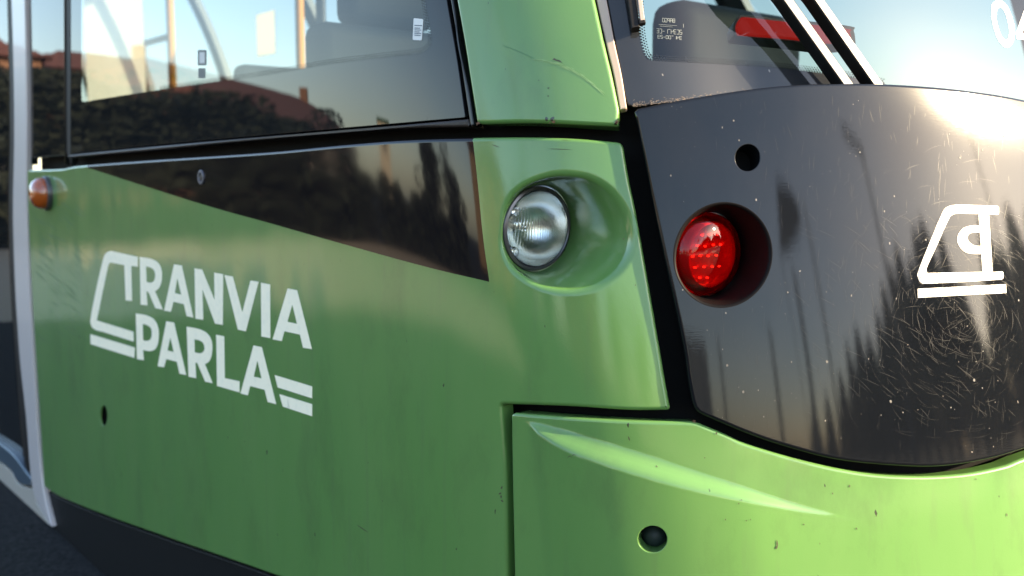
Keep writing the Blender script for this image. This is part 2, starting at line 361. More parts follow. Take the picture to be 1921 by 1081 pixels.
def lathe(name, parent, m, c, ax, prof, n=48, sharp=35, off=None, sc2=1.):
    u, v, w = basis(ax); c = np.asarray(c, float); ph = np.linspace(0, 2 * math.pi, n, endpoint=False)
    V, Fs = [], []
    for r_, h in prof:
        V.append(c + w * h + (np.cos(ph)[:, None] * u * sc2 + np.sin(ph)[:, None] * v) * r_)
    V = np.vstack(V)
    for i in range(len(prof) - 1):
        for j in range(n): Fs.append((i * n + j, i * n + (j + 1) % n, (i + 1) * n + (j + 1) % n, (i + 1) * n + j))
    if prof[-1][0] < .002 or True:
        Fs.append(tuple((len(prof) - 1) * n + j for j in range(n)))
    return mesh(name, V, Fs, m, parent, sharp=sharp, off=off)
def beam(name, parent, mats, p0, p1, wdt, hgt, up, off=None, side=None):
    """a bar of rectangular section with chamfered edges from p0 to p1"""
    p0, p1, up = (np.asarray(q, float) for q in (p0, p1, up)); a = p1 - p0; a /= np.linalg.norm(a); x = np.cross(a, up); x /= np.linalg.norm(x); y = np.cross(x, a)
    c = min(wdt, hgt) * .12; w_, h_ = wdt / 2, hgt / 2
    prof = [(-w_ + c, -h_), (w_ - c, -h_), (w_, -h_ + c), (w_, h_ - c), (w_ - c, h_), (-w_ + c, h_), (-w_, h_ - c), (-w_, -h_ + c)]
    V = [p + x * i + y * j for p in (p0, p1) for i, j in prof]
    Fs = [(i, (i + 1) % 8, 8 + (i + 1) % 8, 8 + i) for i in range(8)] + [tuple(range(7, -1, -1)), tuple(range(8, 16))]
    return mesh(name, V, Fs, mats, parent, smooth=False, off=off, midx=[side if (side and i == 4) else 0 for i in range(10)] if side else None)
def tube(name, parent, m, pts, rad, n=16, off=None, mk=True):
    pts = np.asarray(pts, float); rad = np.broadcast_to(rad, len(pts)); V, Fs = [], []
    for i, p in enumerate(pts):
        a = pts[min(i + 1, len(pts) - 1)] - pts[max(i - 1, 0)]; u, v, w = basis(a); ph = np.linspace(0, 2 * math.pi, n, endpoint=False)
        V.append(p + (np.cos(ph)[:, None] * u + np.sin(ph)[:, None] * v) * rad[i])
    for i in range(len(pts) - 1):
        for j in range(n): Fs.append((i * n + j, i * n + (j + 1) % n, (i + 1) * n + (j + 1) % n, (i + 1) * n + j))
    Fs += [tuple(range(n))[::-1], tuple(range((len(pts) - 1) * n, len(pts) * n))]; V = np.vstack(V)
    return mesh(name, V, Fs, m, parent, sharp=40, off=off) if mk else (V, Fs)
def az(a, dist, z=GZ): return np.array([math.sin(R(a)) * dist, math.cos(R(a)) * dist, z])
# ------------------------------------------------------------------ the tram
tram = empty('tram', TRAM_O, 'green and black tram with its headlamp, red tail lamp and white lettering, filling the picture', 'tram')
def ell(cx, cy, rx, ry, n=40, rot=0.):
    a = np.linspace(0, 2 * math.pi, n, endpoint=False); x, y = rx * np.cos(a), ry * np.sin(a); c, s_ = math.cos(R(rot)), math.sin(R(rot))
    return np.stack([cx + x * c - y * s_, cy + x * s_ + y * c], 1)
def sym(chain, top=None, d=0., sp=8., disp=None):
    """left half outline (pixels, running from the nose's middle line round to the middle line again), mirrored to the far side"""
    q = to_sz(path(chain, sp, closed=False), d, disp); q = q[q[:, 0] < SMID - .02]
    if top is not None: q = np.vstack([[(SMID, top)], q])
    else: q = np.vstack([[(SMID, q[0, 1])], q])
    q = np.vstack([q, [(SMID, q[-1, 1])]]); m = q[::-1].copy(); m[:, 0] = 2 * SMID - m[:, 0]
    return resample(np.vstack([q[:-1], m[:-1]]), .008, True)
# recess outlines: the lip loop (panel side) and the rim itself
def lip(loop_px, d, w): 
    q = to_sz(loop_px, d)
    if area(q) > 0: q = q[::-1]
    _, ds, n = inward(q); return q, q + ds * w
HEAD_RIM = path([(940, 440), (946, 398), (962, 368), (991, 346), (1025, 333), (1065, 329), (1112, 337), (1150, 362), (1175, 400), (1184, 440), (1180, 475), (1161, 508), (1125, 534), (1080, 545), (1030, 541), (992, 526), (963, 503), (946, 473)], 5.)
TAIL_RIM = ell(1356, 478.5, 88, 95, 110, 14)
h_rim, h_lip = lip(HEAD_RIM, 0., .009); t_rim, t_lip = lip(TAIL_RIM, .012, .0035)
def lamp_axis(a, tilt): return np.array([math.sin(R(a)) * math.cos(R(tilt)), math.cos(R(a)) * math.cos(R(tilt)), math.sin(R(tilt))])
def recess(name, parent, m, rim, lipq, d, c, ax, rad, nl=6, nw=10, belly=0.):
    u, v, w = basis(ax); P0 = surf(lipq[:, 0], lipq[:, 1], d); P1 = surf(rim[:, 0], rim[:, 1], d); N0 = nrm(lipq[:, 0], lipq[:, 1], d)
    rel = P1 - c; ph = np.arctan2(rel @ v, rel @ u); T = c + (np.cos(ph)[:, None] * u + np.sin(ph)[:, None] * v) * rad
    ln = np.linalg.norm(T - P1, axis=1, keepdims=True); P2 = P1 + (T - P1) / ln * np.minimum(np.linalg.norm(P1 - P0, axis=1, keepdims=True) * 1.4, ln * .45)
    rows = [(1 - t) ** 2 * P0 + 2 * t * (1 - t) * P1 + t * t * P2 for t in np.linspace(0, 1, nl + 1)]
    for t in np.linspace(0, 1, nw + 1)[1:]: rows.append(P2 + (T - P2) * t - w * belly * math.sin(math.pi * t) * np.clip(ln / .1, 0, 1))
    return grid(name, rows, m, parent, first_n=N0, toward=c + w * .05)
# ---- side panel with black stripe
SIDE = [(50, 319, 3), (113, 317), (148, 311), (272, 301), (500, 285), (644, 271), (760, 262), (885, 258), (1007, 257), (1090, 260), (1168, 267, 12), (1180, 340), (1194, 406), (1235, 640), (1246, 705), (1258, 770, 9), (1177, 770), (1065, 763), (939, 759, 6), (944, 830), (948, 903), (950, 1081), (951, 1300, 0), (960, 1460, 0), (700, 1185), (560, 1100), (500, 1075), (334, 1017), (195, 967), (117, 935), (83, 914, 4), (66, 650), (56, 480)]
STRIPE = [(150, 300, 0), (500, 270), (890, 245, 0), (887, 262, 0), (895, 332), (906, 443), (918, 529, 0), (800, 501), (640, 457), (510, 420), (378, 383), (155, 312, 0)]
H1 = ell(194.5, 780, 6.5, 19, 30); side = panel('side_panel', tram, [GREEN, FILM], SIDE, [dict(loop=h_lip, r=0, t=0), dict(loop=to_sz(H1), r=.0012, t=.004), ], d=0., r=.006, t=.028, paint=STRIPE, gs=.011, gz=.02)
recess('headlamp_recess', tram, GREEN, h_rim, h_lip, 0., *(lambda L_, ax: (L_ + basis(ax)[0] * .0625, ax, .0635))(surf(*to_sz([(944, 432)])[0]) - np.array([0, .004, 0]) * -1, lamp_axis(143, -4)), belly=.012)
# ---- headlamp
hax = lamp_axis(143, -4); hu, hv, hw = basis(hax); hc = surf(*to_sz([(944, 432)])[0]) + np.array([0, .004, 0]) + hu * .0625
print('headlamp px', project(hc), project(hc + hu * .06), project(hc - hu * .06), project(hc + hv * .06))
hl = lathe('headlamp', tram, RIM, hc - hw * .012, hax, [(.0635, 0), (.0635, .010), (.062, .014), (.0585, .0155), (.056, .013), (.0555, .006), (.0555, -.004), (.02, -.05), (.001, -.055)], 64)
hl['label'] = 'round clear headlamp with dark rim in a green recess'
lathe('reflector', hl, CHROME, hc, hax, [(.0550, .000), (.0535, -.006), (.050, -.016), (.044, -.028), (.035, -.038), (.024, -.045), (.010, -.048), (.001, -.048)], 64, sharp=60)
# fluted glass: vertical prisms across the face, curved edge
fl, nf = [], 88
ph = np.linspace(0, 2 * math.pi, 96, endpoint=False)
rows = []
for k in range(40):
    rr = .0555 * (1 - k / 40) + .0004; x = rr * np.cos(ph); y = rr * np.sin(ph)
    h = .0005 + .0135 * math.sqrt(max(0, 1 - (rr / .0562) ** 2)) * .9
    rows.append(hc + hw * h + x[:, None] * hu + y[:, None] * hv)
lens = grid('lens', rows, None, hl, sharp=None) if False else None
def fluted(name, parent, m, c, u, v, w, Rr, dome, pitch, amp, inner):
    n = int(2 * Rr / (pitch / 6)); q = np.linspace(-Rr, Rr, n); ys = np.linspace(-Rr, Rr, 50); idx = -np.ones((len(q), len(ys)), int); V = []
    for i, a in enumerate(q):
        for j, b in enumerate(ys):
            r2 = a * a + b * b
            if r2 <= Rr * Rr * 1.02:
                f_ = min(1, r2 / (Rr * Rr)); k = 1 if f_ < inner ** 2 else 0
                ang = 1. if b > -.5 * Rr else 1.
                V.append(c + u * a + v * b + w * (dome * math.sqrt(max(0, 1 - f_ * .9)) + k * amp * abs(math.sin(math.pi * (a + (.25 * b if b < -.45 * Rr else 0)) / pitch)))); idx[i, j] = len(V) - 1
    Fs = [(idx[i, j], idx[i + 1, j], idx[i + 1, j + 1], idx[i, j + 1]) for i in range(len(q) - 1) for j in range(len(ys) - 1) if min(idx[i, j], idx[i + 1, j], idx[i + 1, j + 1], idx[i, j + 1]) >= 0]
    return mesh(name, V, Fs, m, parent, sharp=50)
fluted('lens', hl, LENS, hc, hu, hv, hw, .0555, .011, .0045, .0013, .88)
lathe('bulb', hl, CHROME, hc - hw * .045, hax, [(.008, 0), (.008, .008), (.006, .014), (.003, .017), (.0005, .018)], 24)
for sx, sy in ((-.038, .026), (-.036, -.033)):
    p = hc + hu * sx + hv * sy - hw * .012; lathe('reflector_clip', hl, CHROME, p, hax, [(.0085, -.01), (.0085, .004), (.007, .006), (.0055, .004), (.0055, -.004), (.001, -.005)], 20)
# ---- lettering
def z6(pts): return [(p[0] / 2.703, 420 + p[1] / 2.703) + tuple(p[2:]) for p in pts]
def glyph(name, parent, m, pts, holes, d, conv, thick=.00025):
    c = lambda P: [p if len(p) == 3 or smooth else (p[0], p[1], 0) for p in P]
    smooth = any(len(p) == 3 for p in pts); o = conv([p for p in c(pts)]); hs = []
    for h in holes:
        smooth = any(len(p) == 3 for p in h); hs.append(dict(loop=to_sz(path(conv(c(h)), 3.), d), r=0, t=thick))
    return panel(name, parent, m, o, hs, d=d, r=0, t=thick, gs=.012, gz=.012, sp=3.)
GL = [
 ([(698, 168, 0), (585, 143), (558, 139), (537, 150), (524, 178), (490, 320), (461, 470), (461, 512), (482, 537), (530, 551), (678, 598, 0), (676, 548, 0), (490, 490, 0), (548, 212, 4), (557, 195, 4), (630, 210, 0), (637, 388, 0), (669, 391, 0), (665, 213, 0), (698, 218, 0)], []),
 ([(458, 560), (683, 628), (681, 680), (459, 610)], []),
 ([(708, 168, 0), (765, 178), (800, 197), (819, 235), (819, 290), (806, 325), (786, 343, 0), (825, 435, 0), (788, 428, 0), (752, 345, 0), (742, 343, 0), (747, 414, 0), (713, 410, 0)], [[(740, 216, 0), (763, 222), (781, 236), (787, 262), (780, 290), (763, 299), (742, 295, 0)]]),
 ([(882, 205), (921, 212), (980, 476), (946, 468), (932, 408), (880, 395), (866, 446), (832, 440)], [[(899, 275), (919, 360), (886, 351)]]),
 ([(986, 226), (1024, 232), (1088, 388), (1086, 248), (1131, 256), (1129, 513), (1090, 506), (1026, 330), (1030, 487), (991, 481)], []),
 ([(1138, 260), (1180, 268), (1228, 450), (1270, 288), (1311, 294), (1246, 546), (1206, 536)], []),
 ([(1323, 299), (1369, 308), (1370, 580), (1325, 571)], []),
 ([(1458, 328), (1506, 337), (1581, 636), (1536, 628), (1521, 562), (1442, 545), (1428, 595), (1382, 586)], [[(1482, 408), (1506, 508), (1457, 497)]]),
 ([(688, 455, 0), (740, 464), (782, 487), (803, 535), (802, 600), (787, 635), (760, 646), (725, 640, 0), (729, 692, 0), (694, 686, 0)], [[(723, 508, 0), (745, 514), (765, 530), (769, 560), (763, 585), (745, 594), (725, 590, 0)]]),
 ([(843, 494), (882, 502), (944, 767), (910, 760), (897, 700), (843, 686), (832, 728), (799, 722)], [[(863, 575), (881, 651), (849, 642)]]),
 ([(946, 522, 0), (1005, 533), (1050, 556), (1074, 600), (1074, 660), (1060, 698), (1038, 712, 0), (1078, 809, 0), (1040, 800, 0), (1000, 706, 0), (990, 704, 0), (994, 783, 0), (956, 775, 0)], [[(985, 586, 0), (1010, 591), (1030, 605), (1037, 630), (1030, 650), (1012, 657), (987, 652, 0)]]),
 ([(1096, 563), (1136, 571), (1139, 783), (1214, 799), (1214, 855), (1100, 822)], []),
 ([(1285, 617), (1327, 626), (1400, 915), (1357, 903), (1342, 842), (1268, 823), (1256, 870), (1219, 860)], [[(1305, 692), (1326, 784), (1286, 775)]]),
 ([(1392, 767), (1582, 825), (1582, 885), (1408, 830)], []), ([(1416, 864), (1582, 915), (1582, 976), (1434, 927)], [])]
for pts, hs in GL:
    g = glyph('letter', side, WHITE, pts, hs, .0004, z6)
side['label'] = 'green side panel with black stripe and white TRANVIA PARLA lettering'
# ---- amber side marker, screw, hole cap
p, n, q = hit(90, 363); am = lathe('marker_lamp', tram, RIM, p, n, [(.052, -.003), (.052, .010), (.049, .014), (.040, .015), (.001, .015)], 40, sc2=1.); am['label'] = 'amber side marker lamp in a dark ring'
lathe('lens', am, AMBER, p + n * .013, n, [(.0475, 0), (.0475, .008), (.044, .019), (.036, .029), (.024, .036), (.010, .0395), (.001, .040)], 40, sharp=70)
p, n, q = hit(378, 333); sw = lathe('screw', side, mat('screw_ring', (.10, .10, .12), .35, .5)[0], p, n, [(.016, -.001), (.016, .002), (.0145, .0032), (.010, .0032), (.008, -.0005), (.001, -.0005)], 30)
lathe('screw_head', sw if False else side, RUB2, p, n, [(.006, -.001), (.006, .0025), (.004, .003), (.001, .0028)], 20)
p, n, q = hit(194.5, 780, -.003); lathe('cavity', side, DARK, p, n, [(.034, 0), (.034, -.03), (.001, -.0305)], 24)
# ---- corner pillar
PILLAR = [(772, -450, 0), (815, -220), (855, 0), (869, 79), (880, 150), (893, 233, 8), (1007, 231), (1160, 237, 3), (1162, 207, 6), (1148, 140), (1136, 90), (1116, 0), (1066, -225), (1012, -450, 0)]
panel('corner_pillar', tram, GREEN, PILLAR, d=.002, r=.006, t=.03, gs=.011, gz=.03)
STRIP = [(1019, -450, 0), (1075, -225), (1119, 0), (1139, 90), (1151, 140), (1163, 206, 0), (1176, 203, 0), (1166, 140), (1153, 80), (1138, 0), (1094, -225), (1040, -450, 0)]
panel('seal_strip', tram, SEAL, STRIP, d=-.006, r=.002, t=.02)
# ---- black front panel
BP_top = [(2100, 226), (1921, 186), (1840, 172), (1750, 162), (1640, 156), (1520, 157), (1420, 165), (1300, 183), (1187, 205, 9)]
BP = sym(BP_top + [(1198, 240), (1235, 425), (1281, 640), (1292, 715), (1303, 772, 16), (1400, 813), (1480, 840), (1578, 864), (1697, 875), (1771, 875), (1845, 864), (1921, 843), (2100, 780)], d=.012)
B1 = ell(1402.5, 296, 23, 25, 44, 10)
front = panel('front_panel', tram, BLACKP, BP, [dict(loop=t_lip, r=0, t=0), dict(loop=to_sz(B1, .012), r=.0012, t=.05)], d=.012, r=.005, t=.045, gs=.010, gz=.02)
front['label'] = 'scratched glossy black nose panel with a worn silver emblem'
p, n, q = hit(1402, 296, -.03); lathe('cavity', front, DARK, p, n, [(.05, 0), (.001, .0005)], 20)
tax = lamp_axis(146, -3); tu, tv, tw = basis(tax); tcn = surf(*to_sz([(1270, 482)], .012)[0], .012) + np.array([.001, .006, 0]) + tu * .0575
recess('tail_lamp_recess', front, mat('black_bore', (.004, .003, .003), .5, spec=.1)[0], t_rim, t_lip, .012, tcn, tax, .0585)
tl = lathe('tail_lamp', tram, REDREF, tcn - tw * .010, tax, [(.0585, 0), (.0585, .006), (.056, .008), (.054, .006), (.050, -.012), (.001, -.013)], 64)
tl['label'] = 'round red LED tail lamp sunk in a black bore'
lathe('lens', tl, mk_glass('red_lens_shell', (.95, .045, .035), 1.5, 0), tcn - tw * .006, tax, [(.0575, 0), (.0575, .006), (.055, .014), (.049, .021), (.040, .026), (.026, .0295), (.012, .031), (.001, .0312)], 64, sharp=60)
lathe('inner_ring', tl, REDREF, tcn - tw * .010, tax, [(.046, -.010), (.046, .016), (.044, .019), (.042, .016), (.042, -.010)], 56)
lr = random.Random(2)
for j in range(5):
    for i in range(5):
        x = (i - 2 + (.5 if j % 2 else 0)) * .0150; y = (2 - j) * .0150 - .004; x += lr.gauss(0, .0006); y += lr.gauss(0, .0004)
        if math.hypot(x, y) > .043: continue
        c0 = tcn + tu * x + tv * y - tw * .016
        lathe('led', tl, LED, c0 + tw * .001, tax, [(.0014, 0), (.0014, .003), (.001, .0038), (.0003, .0042)], 10)
# emblem
def zA(pts): return [(1400 + p[0] / 3.002, 340 + p[1] / 3.002) + tuple(p[2:]) for p in pts]
D = .0124
glyph('emblem', front, SILVER, [(1425, 140, 6), (1300, 136), (1185, 134), (1135, 145), (1104, 180), (1040, 330), (970, 505), (968, 545), (985, 572), (1022, 577), (1190, 570), (1320, 562), (1450, 553, 6), (1448, 508, 4), (1389, 512, 0), (1366, 187, 0), (1422, 190, 4)], [[(1309, 184, 0), (1190, 183), (1158, 192), (1136, 222), (1070, 370), (1018, 485), (1020, 517, 0), (1331, 511, 0)]], D, zA)
glyph('emblem_letter', front, SILVER, [(1320, 250, 0), (1272, 250), (1222, 266), (1192, 308), (1195, 356), (1228, 396), (1275, 409), (1332, 410, 0), (1330, 366, 0), (1284, 362), (1253, 340), (1246, 312), (1266, 292), (1322, 288, 0)], [], D + .0002, zA)
glyph('emblem_bar', front, SILVER, [(966, 606), (1220, 593), (1463, 580), (1465, 630), (1220, 643), (966, 657)], [], D, zA)
# hairline scratches and stone chips as fine flat marks
rnd = random.Random(4)
def marks(name, parent, m, quads, d, disp=None):
    V, Fs = [], []
    for Q in quads:
        q = to_sz(np.array(Q), d, disp); k = len(V); V += surf(q[:, 0], q[:, 1], d, disp).tolist(); Fs.append(tuple(range(k, k + len(Q))))
    o = mesh(name, V, Fs, m, parent); o['kind'] = 'stuff'; return o
def stroke(x, y, a, l, w, bend=0.):
    n = 5; t = np.linspace(-.5, .5, n); cs, sn = math.cos(a), math.sin(a); X = x + t * l * cs - bend * t * t * l * sn; Y = y + t * l * sn + bend * t * t * l * cs; wd = w * (1 - (2 * t) ** 2 * .85)
    return [(X[i] - wd[i] * sn, Y[i] + wd[i] * cs) for i in range(n)] + [(X[i] + wd[i] * sn, Y[i] - wd[i] * cs) for i in reversed(range(n))]
def in_front(x, y): return 1320 < x < 1915 and y > 185 and y < 800 + (x - 1320) * .1 and math.hypot(x - 1356, y - 478) > 110 and math.hypot(x - 1402, y - 296) > 34
Q = []
for _ in range(480):
    r_ = abs(rnd.gauss(0, 130)) + 24; a = rnd.uniform(0, 6.283); x, y = rnd.gauss(1795, 26) + r_ * math.cos(a), rnd.gauss(600, 30) + r_ * 1.15 * math.sin(a)
    if in_front(x, y): Q.append(stroke(x, y, a + math.pi / 2 + rnd.gauss(0, .12), rnd.uniform(8, 46), rnd.uniform(.05, .13), .25))
for _ in range(320):
    x, y = rnd.uniform(1330, 1912), rnd.uniform(185, 840)
    if in_front(x, y): Q.append(stroke(x, y, math.pi / 2 + rnd.gauss(0, .15), rnd.uniform(5, 40), rnd.uniform(.06, .16)))
for _ in range(150):
    x, y = rnd.uniform(1500, 1912), rnd.uniform(400, 780)
    if in_front(x, y): Q.append(stroke(x, y, rnd.uniform(.4, .9), rnd.uniform(8, 44), rnd.uniform(.08, .2), .1))
marks('scratches', front, mat('hairline_scratch', (.026, .025, .024), .4)[0], Q, .0122)
Q = []
for _ in range(190):
    x, y = rnd.uniform(1240, 1915), rnd.uniform(190, 860)
    if not (in_front(x, y) or (y < 400 and x > 1250)) : continue
    if math.hypot(x - 1402, y - 296) < 34 or math.hypot(x - 1356, y - 478) < 112: continue
    r_ = rnd.choice([.25, .3, .3, .35, .4, .5, .6, .8, 1.5]) * (1.5 if y > 650 else 1); Q.append([(x + r_ * math.cos(a) * rnd.uniform(.7, 1.2), y + r_ * 1.2 * math.sin(a) * rnd.uniform(.8, 1.3)) for a in np.linspace(0, 6.283, 8)[:-1]])
marks('stone_chips', front, mat('stone_chip', (.09, .085, .08), .6)[0], Q, .0123)
# ---- bumper with its ledge
def dense(p): return to_sz(resample(cat_rom(p), 6))
LU = dense([(984, 786), (1043, 800), (1155, 834), (1251, 865), (1344, 896), (1480, 941), (1560, 962), (1620, 977)]); LL = dense([(986, 789), (1021, 815), (1088, 850), (1207, 890), (1307, 918), (1480, 955), (1560, 968), (1620, 979)])
def ledge(s, z):
    s = np.asarray(s, float); s1 = np.where(s > SMID, 2 * SMID - s, s); zu = np.interp(s1, LU[:, 0], LU[:, 1]); zl = np.interp(s1, LL[:, 0], LL[:, 1]); w = np.maximum(zu - zl, .002)
    sm = lambda t: np.clip(t, 0, 1) ** 2 * (3 - 2 * np.clip(t, 0, 1))
    h = w * .58 * sm((s1 - LU[0, 0]) / .03) * sm((LU[-1, 0] - s1) / .16); t = np.clip((zu - z) / w, 0, 1)
    return h * (t - .10 * np.sin(2 * math.pi * t)) * np.clip(1 - (zl - z) / .40, 0, 1)
_ls = np.linspace(LU[0, 0] + .006, LU[-1, 0] - .01, 110); _zu = np.interp(_ls, LU[:, 0], LU[:, 1]); _zl = np.interp(_ls, LL[:, 0], LL[:, 1]); _w = np.maximum(_zu - _zl, .002)
LNS = [np.stack([_ls, _zu - _w * t + e_], 1) for t, e_ in ((0, .006), (0, .0025), (0, 0), (.12, 0), (.3, 0), (.5, 0), (.7, 0), (.88, 0), (1, 0), (1, -.0025), (1, -.006))]
def band(s, z):
    return (s > _ls[0] - .003) & (s < _ls[-1] + .003) & (z < np.interp(s, _ls, _zu) + .010) & (z > np.interp(s, _ls, _zl) - .010)
BT = sym([(2100, 797), (1921, 858), (1882, 873), (1808, 888), (1715, 893), (1615, 886), (1508, 864), (1400, 832), (1362, 815), (1303, 791, 6), (1177, 788), (1065, 782), (961, 774, 5), (963, 903), (967, 1081), (975, 1450, 0), (1300, 1480), (2100, 1330)])
HB = ell(1226, 1005.5, 26, 25, 40)
bump_o = panel('bumper', tram, GREEN, BT, [dict(loop=to_sz(HB), r=.001, t=.03)], d=.004, r=.005, t=.03, gs=.010, gz=.007, disp=ledge, lines=LNS, ban=band)
p, n, q = hit(1229, 1002, -.026); lathe('bolt_cap', bump_o, mat('dull_bolt', (.012, .022, .020), .6)[0], p, n, [(.040, -.004), (.024, 0), (.0175, .003), (.014, .013), (.008, .018), (.001, .0195)], 28, sharp=60)
# ---- skirt below the side panel
panel('skirt', tram, mat('grey_black_skirt', (.007, .0075, .008), .55, spec=.12)[0], [(84, 917, 0), (117, 937), (195, 969), (334, 1019), (500, 1077), (640, 1140), (960, 1310, 0), (975, 1600, 0), (600, 1270), (237, 1100), (111, 1028), (97, 990, 4)], d=-.012, r=.005, t=.04, gs=.03)
# ---- door post, door, sill at the far left
panel('door_post', tram, ALU, [(2, -450, 0), (21, 0), (24, 420), (34, 640), (48, 780), (56, 880), (66, 935), (97, 990, 3), (80, 914), (68, 780), (50, 420), (46, 0), (33, -450, 0)], d=.004, r=.005, t=.02, gs=.02)
door = panel('door', tram, FRIT, [(-260, -600, 0), (-2, -450, 0), (14, 0), (16, 420), (30, 700), (46, 880, 0), (30, 880, 0), (-160, 760), (-260, 690, 0)], d=-.03, r=.004, t=.03, gs=.04, gz=.06)
door['label'] = 'dark glazed door edge at the far left'
panel('door_seal', door, RUB, [(-1, -450, 0), (15, 0), (17, 420), (31, 700), (47, 880, 0), (53, 885, 0), (42, 700), (25, 420), (22, 0), (6, -450, 0)], d=-.012, r=.003, t=.03, gs=.04)
panel('door_threshold', tram, STEEL, [(-260, 675, 0), (-160, 745), (0, 834), (58, 898, 4), (58, 912, 4), (34, 905), (0, 866), (-160, 775), (-260, 705, 0)], d=-.004, r=.004, t=.04, gs=.04)
panel('door_sill', tram, BEIGE, [(-260, 708, 0), (-160, 778), (0, 868), (34, 908), (62, 918, 0), (66, 940, 0), (97, 992, 3), (0, 915), (-160, 815), (-260, 750, 0)], d=-.010, r=.004, t=.04, gs=.04)
# ---- side window
WOUT = [(133, -450, 0), (133, 200), (134, 288, 5), (310, 270), (500, 253), (700, 236), (873, 221, 4), (857, 110), (838, 0), (800, -225), (758, -450, 0)]
WCLR = [(153, -440, 0), (153, 192, 6), (265, 174), (400, 155), (500, 141), (617, 121), (700, 111), (790, 101), (808, 98, 26), (811, 78), (798, 0), (770, -225), (735, -440, 0)]
win = panel('side_window', tram, FRIT, WOUT, [dict(loop=to_sz(path(WCLR, 5.), -.006), r=0, t=0)], d=-.006, r=.001, t=.01, gs=.02)
win['label'] = 'side window with black enamel border'
panel('clear_pane', win, GLASS, WCLR, d=-.006, r=0, t=0, gs=.03)
def dots(name, parent, loop_px, d, rows=3, pitch=.0044, only=None, disp=None):
    q = to_sz(path(loop_px, 4.), d, disp)
    if area(q) < 0: q = q[::-1]
    P = raw(q[:, 0], q[:, 1]); Ls = np.r_[0, np.cumsum(np.linalg.norm(np.roll(P, -1, 0) - P, axis=1))]; w, ds, n = inward(q); V, Fs = [], []
    qq = np.vstack([q, q[:1]]); dd = np.vstack([ds, ds[:1]])
    for r_ in range(rows):
        for t in np.arange((r_ % 2) * pitch / 2, Ls[-1], pitch):
            c = np.array([np.interp(t, Ls, qq[:, k]) + np.interp(t, Ls, dd[:, k]) * (.0012 + r_ * pitch * .72) for k in (0, 1)])
            if only is not None and not only(project(surf(c[0], c[1], d, disp)[None])[0]): continue
            rad = pitch * (.40 - .07 * r_); a = np.linspace(0, 2 * math.pi, 7)[:-1]; k = len(V); V += surf(c[0] + rad * np.cos(a), c[1] + rad * np.sin(a), d + .0003, disp).tolist(); Fs.append(tuple(range(k, k + 6)))
    o = mesh(name, V, Fs, FRIT, parent); o['kind'] = 'stuff'
dots('enamel_dots', win, WCLR, -.006, only=lambda p: p[0] > 300 and p[1] > -60)
STK = [(776, 34, 3), (794, 36, 3), (791, 76, 3), (774, 75, 3)]
stk = panel('sticker', win, mat('sticker_white', (.62, .64, .62), .5)[0], STK, d=-.0054, r=0, t=.0002, sp=2.)
Q = [[(777.5 , y), (778 + l, y + .4), (778 + l, y + 2.0), (777.3, y + 1.5)] for y, l in ((47, 14), (52, 10), (55.5, 12), (59, 9), (62, 12), (65.5, 11))]
marks('print_lines', stk, mat('print_grey', (.10, .13, .16), .6)[0], Q, -.0050)
Q = [[(371, 94), (387, 94), (387, 123), (371, 123)], [(372, 128), (385, 128), (385, 147), (372, 147)]]
for q_ in Q: panel('sticker', win, mat('sticker_dark', (.06, .07, .07), .5)[0], [(x, y, 2) for x, y in q_], d=-.0054, r=0, t=.0002, sp=2.)
panel('sticker_face', win, mat('sticker_pale', (.5, .5, .48), .5)[0], [(374, 98, 1), (384, 98, 1), (384, 119, 1), (374, 119, 1)], d=-.0050, r=0, t=.0001, sp=2.)
panel('quarter_pane', tram, FRIT, [(53, -450, 0), (57, 150), (60, 297, 3), (122, 292, 3), (121, 150), (118, -450, 0)], d=-.006, r=.003, t=.02, gs=.03)
panel('window_divider', tram, RUB, [(119, -450, 0), (122, 150), (123, 296, 0), (133, 295, 0), (132, 150), (132, -450, 0)], d=-.010, r=.002, t=.02, gs=.03)
panel('window_rubber', tram, RUB2, [(128, 291, 2), (310, 273), (500, 256), (700, 239), (878, 223, 2), (884, 238, 2), (722, 243), (450, 266), (300, 281), (128, 296, 2)], d=-.003, r=.004, t=.03, gs=.03)
panel('window_trim', tram, FRIT, [(766, -450, 0), (806, -225), (845, 0), (863, 110), (880, 223), (884, 238, 3), (889, 234, 2), (878, 165), (861, 85), (850, 0), (812, -220), (770, -450, 0)], d=-.002, r=.002, t=.02, gs=.02)
# ---- front window
SA_, SB_ = float(to_sz([(1215, 190)])[0, 0]), float(to_sz([(1460, 165)])[0, 0])
def wdisp(s, z):
    s = np.asarray(s, float); s1 = np.where(s > SMID, 2 * SMID - s, s); t = np.clip((s1 - SA_) / (SB_ - SA_), 0, 1); return -.034 * t * t * (3 - 2 * t)
zt = float(to_sz([(864, -1400)], -.010)[0, 1])
WS = sym([(1050, -450, 0), (1094, -225), (1139, 0), (1157, 94), (1175, 189), (1186, 201, 9), (1300, 188), (1420, 174), (1520, 168), (1640, 166), (1750, 172), (1921, 196), (2100, 238)], top=zt, d=-.010, disp=wdisp)
WCL = [(1160, -440, 0), (1182, -225), (1196, 0), (1199, 57), (1205, 90), (1212, 108), (1230, 114), (1340, 120), (1447, 127), (1535, 137), (1640, 153), (1750, 185), (1900, 210), (2100, 246)]
WC = sym(WCL, top=zt - .01, d=-.010, disp=wdisp); WC[:, 1] = np.maximum(WC[:, 1], 0)
q = to_sz(path(WCL[1:], 8, closed=False), -.010, wdisp)
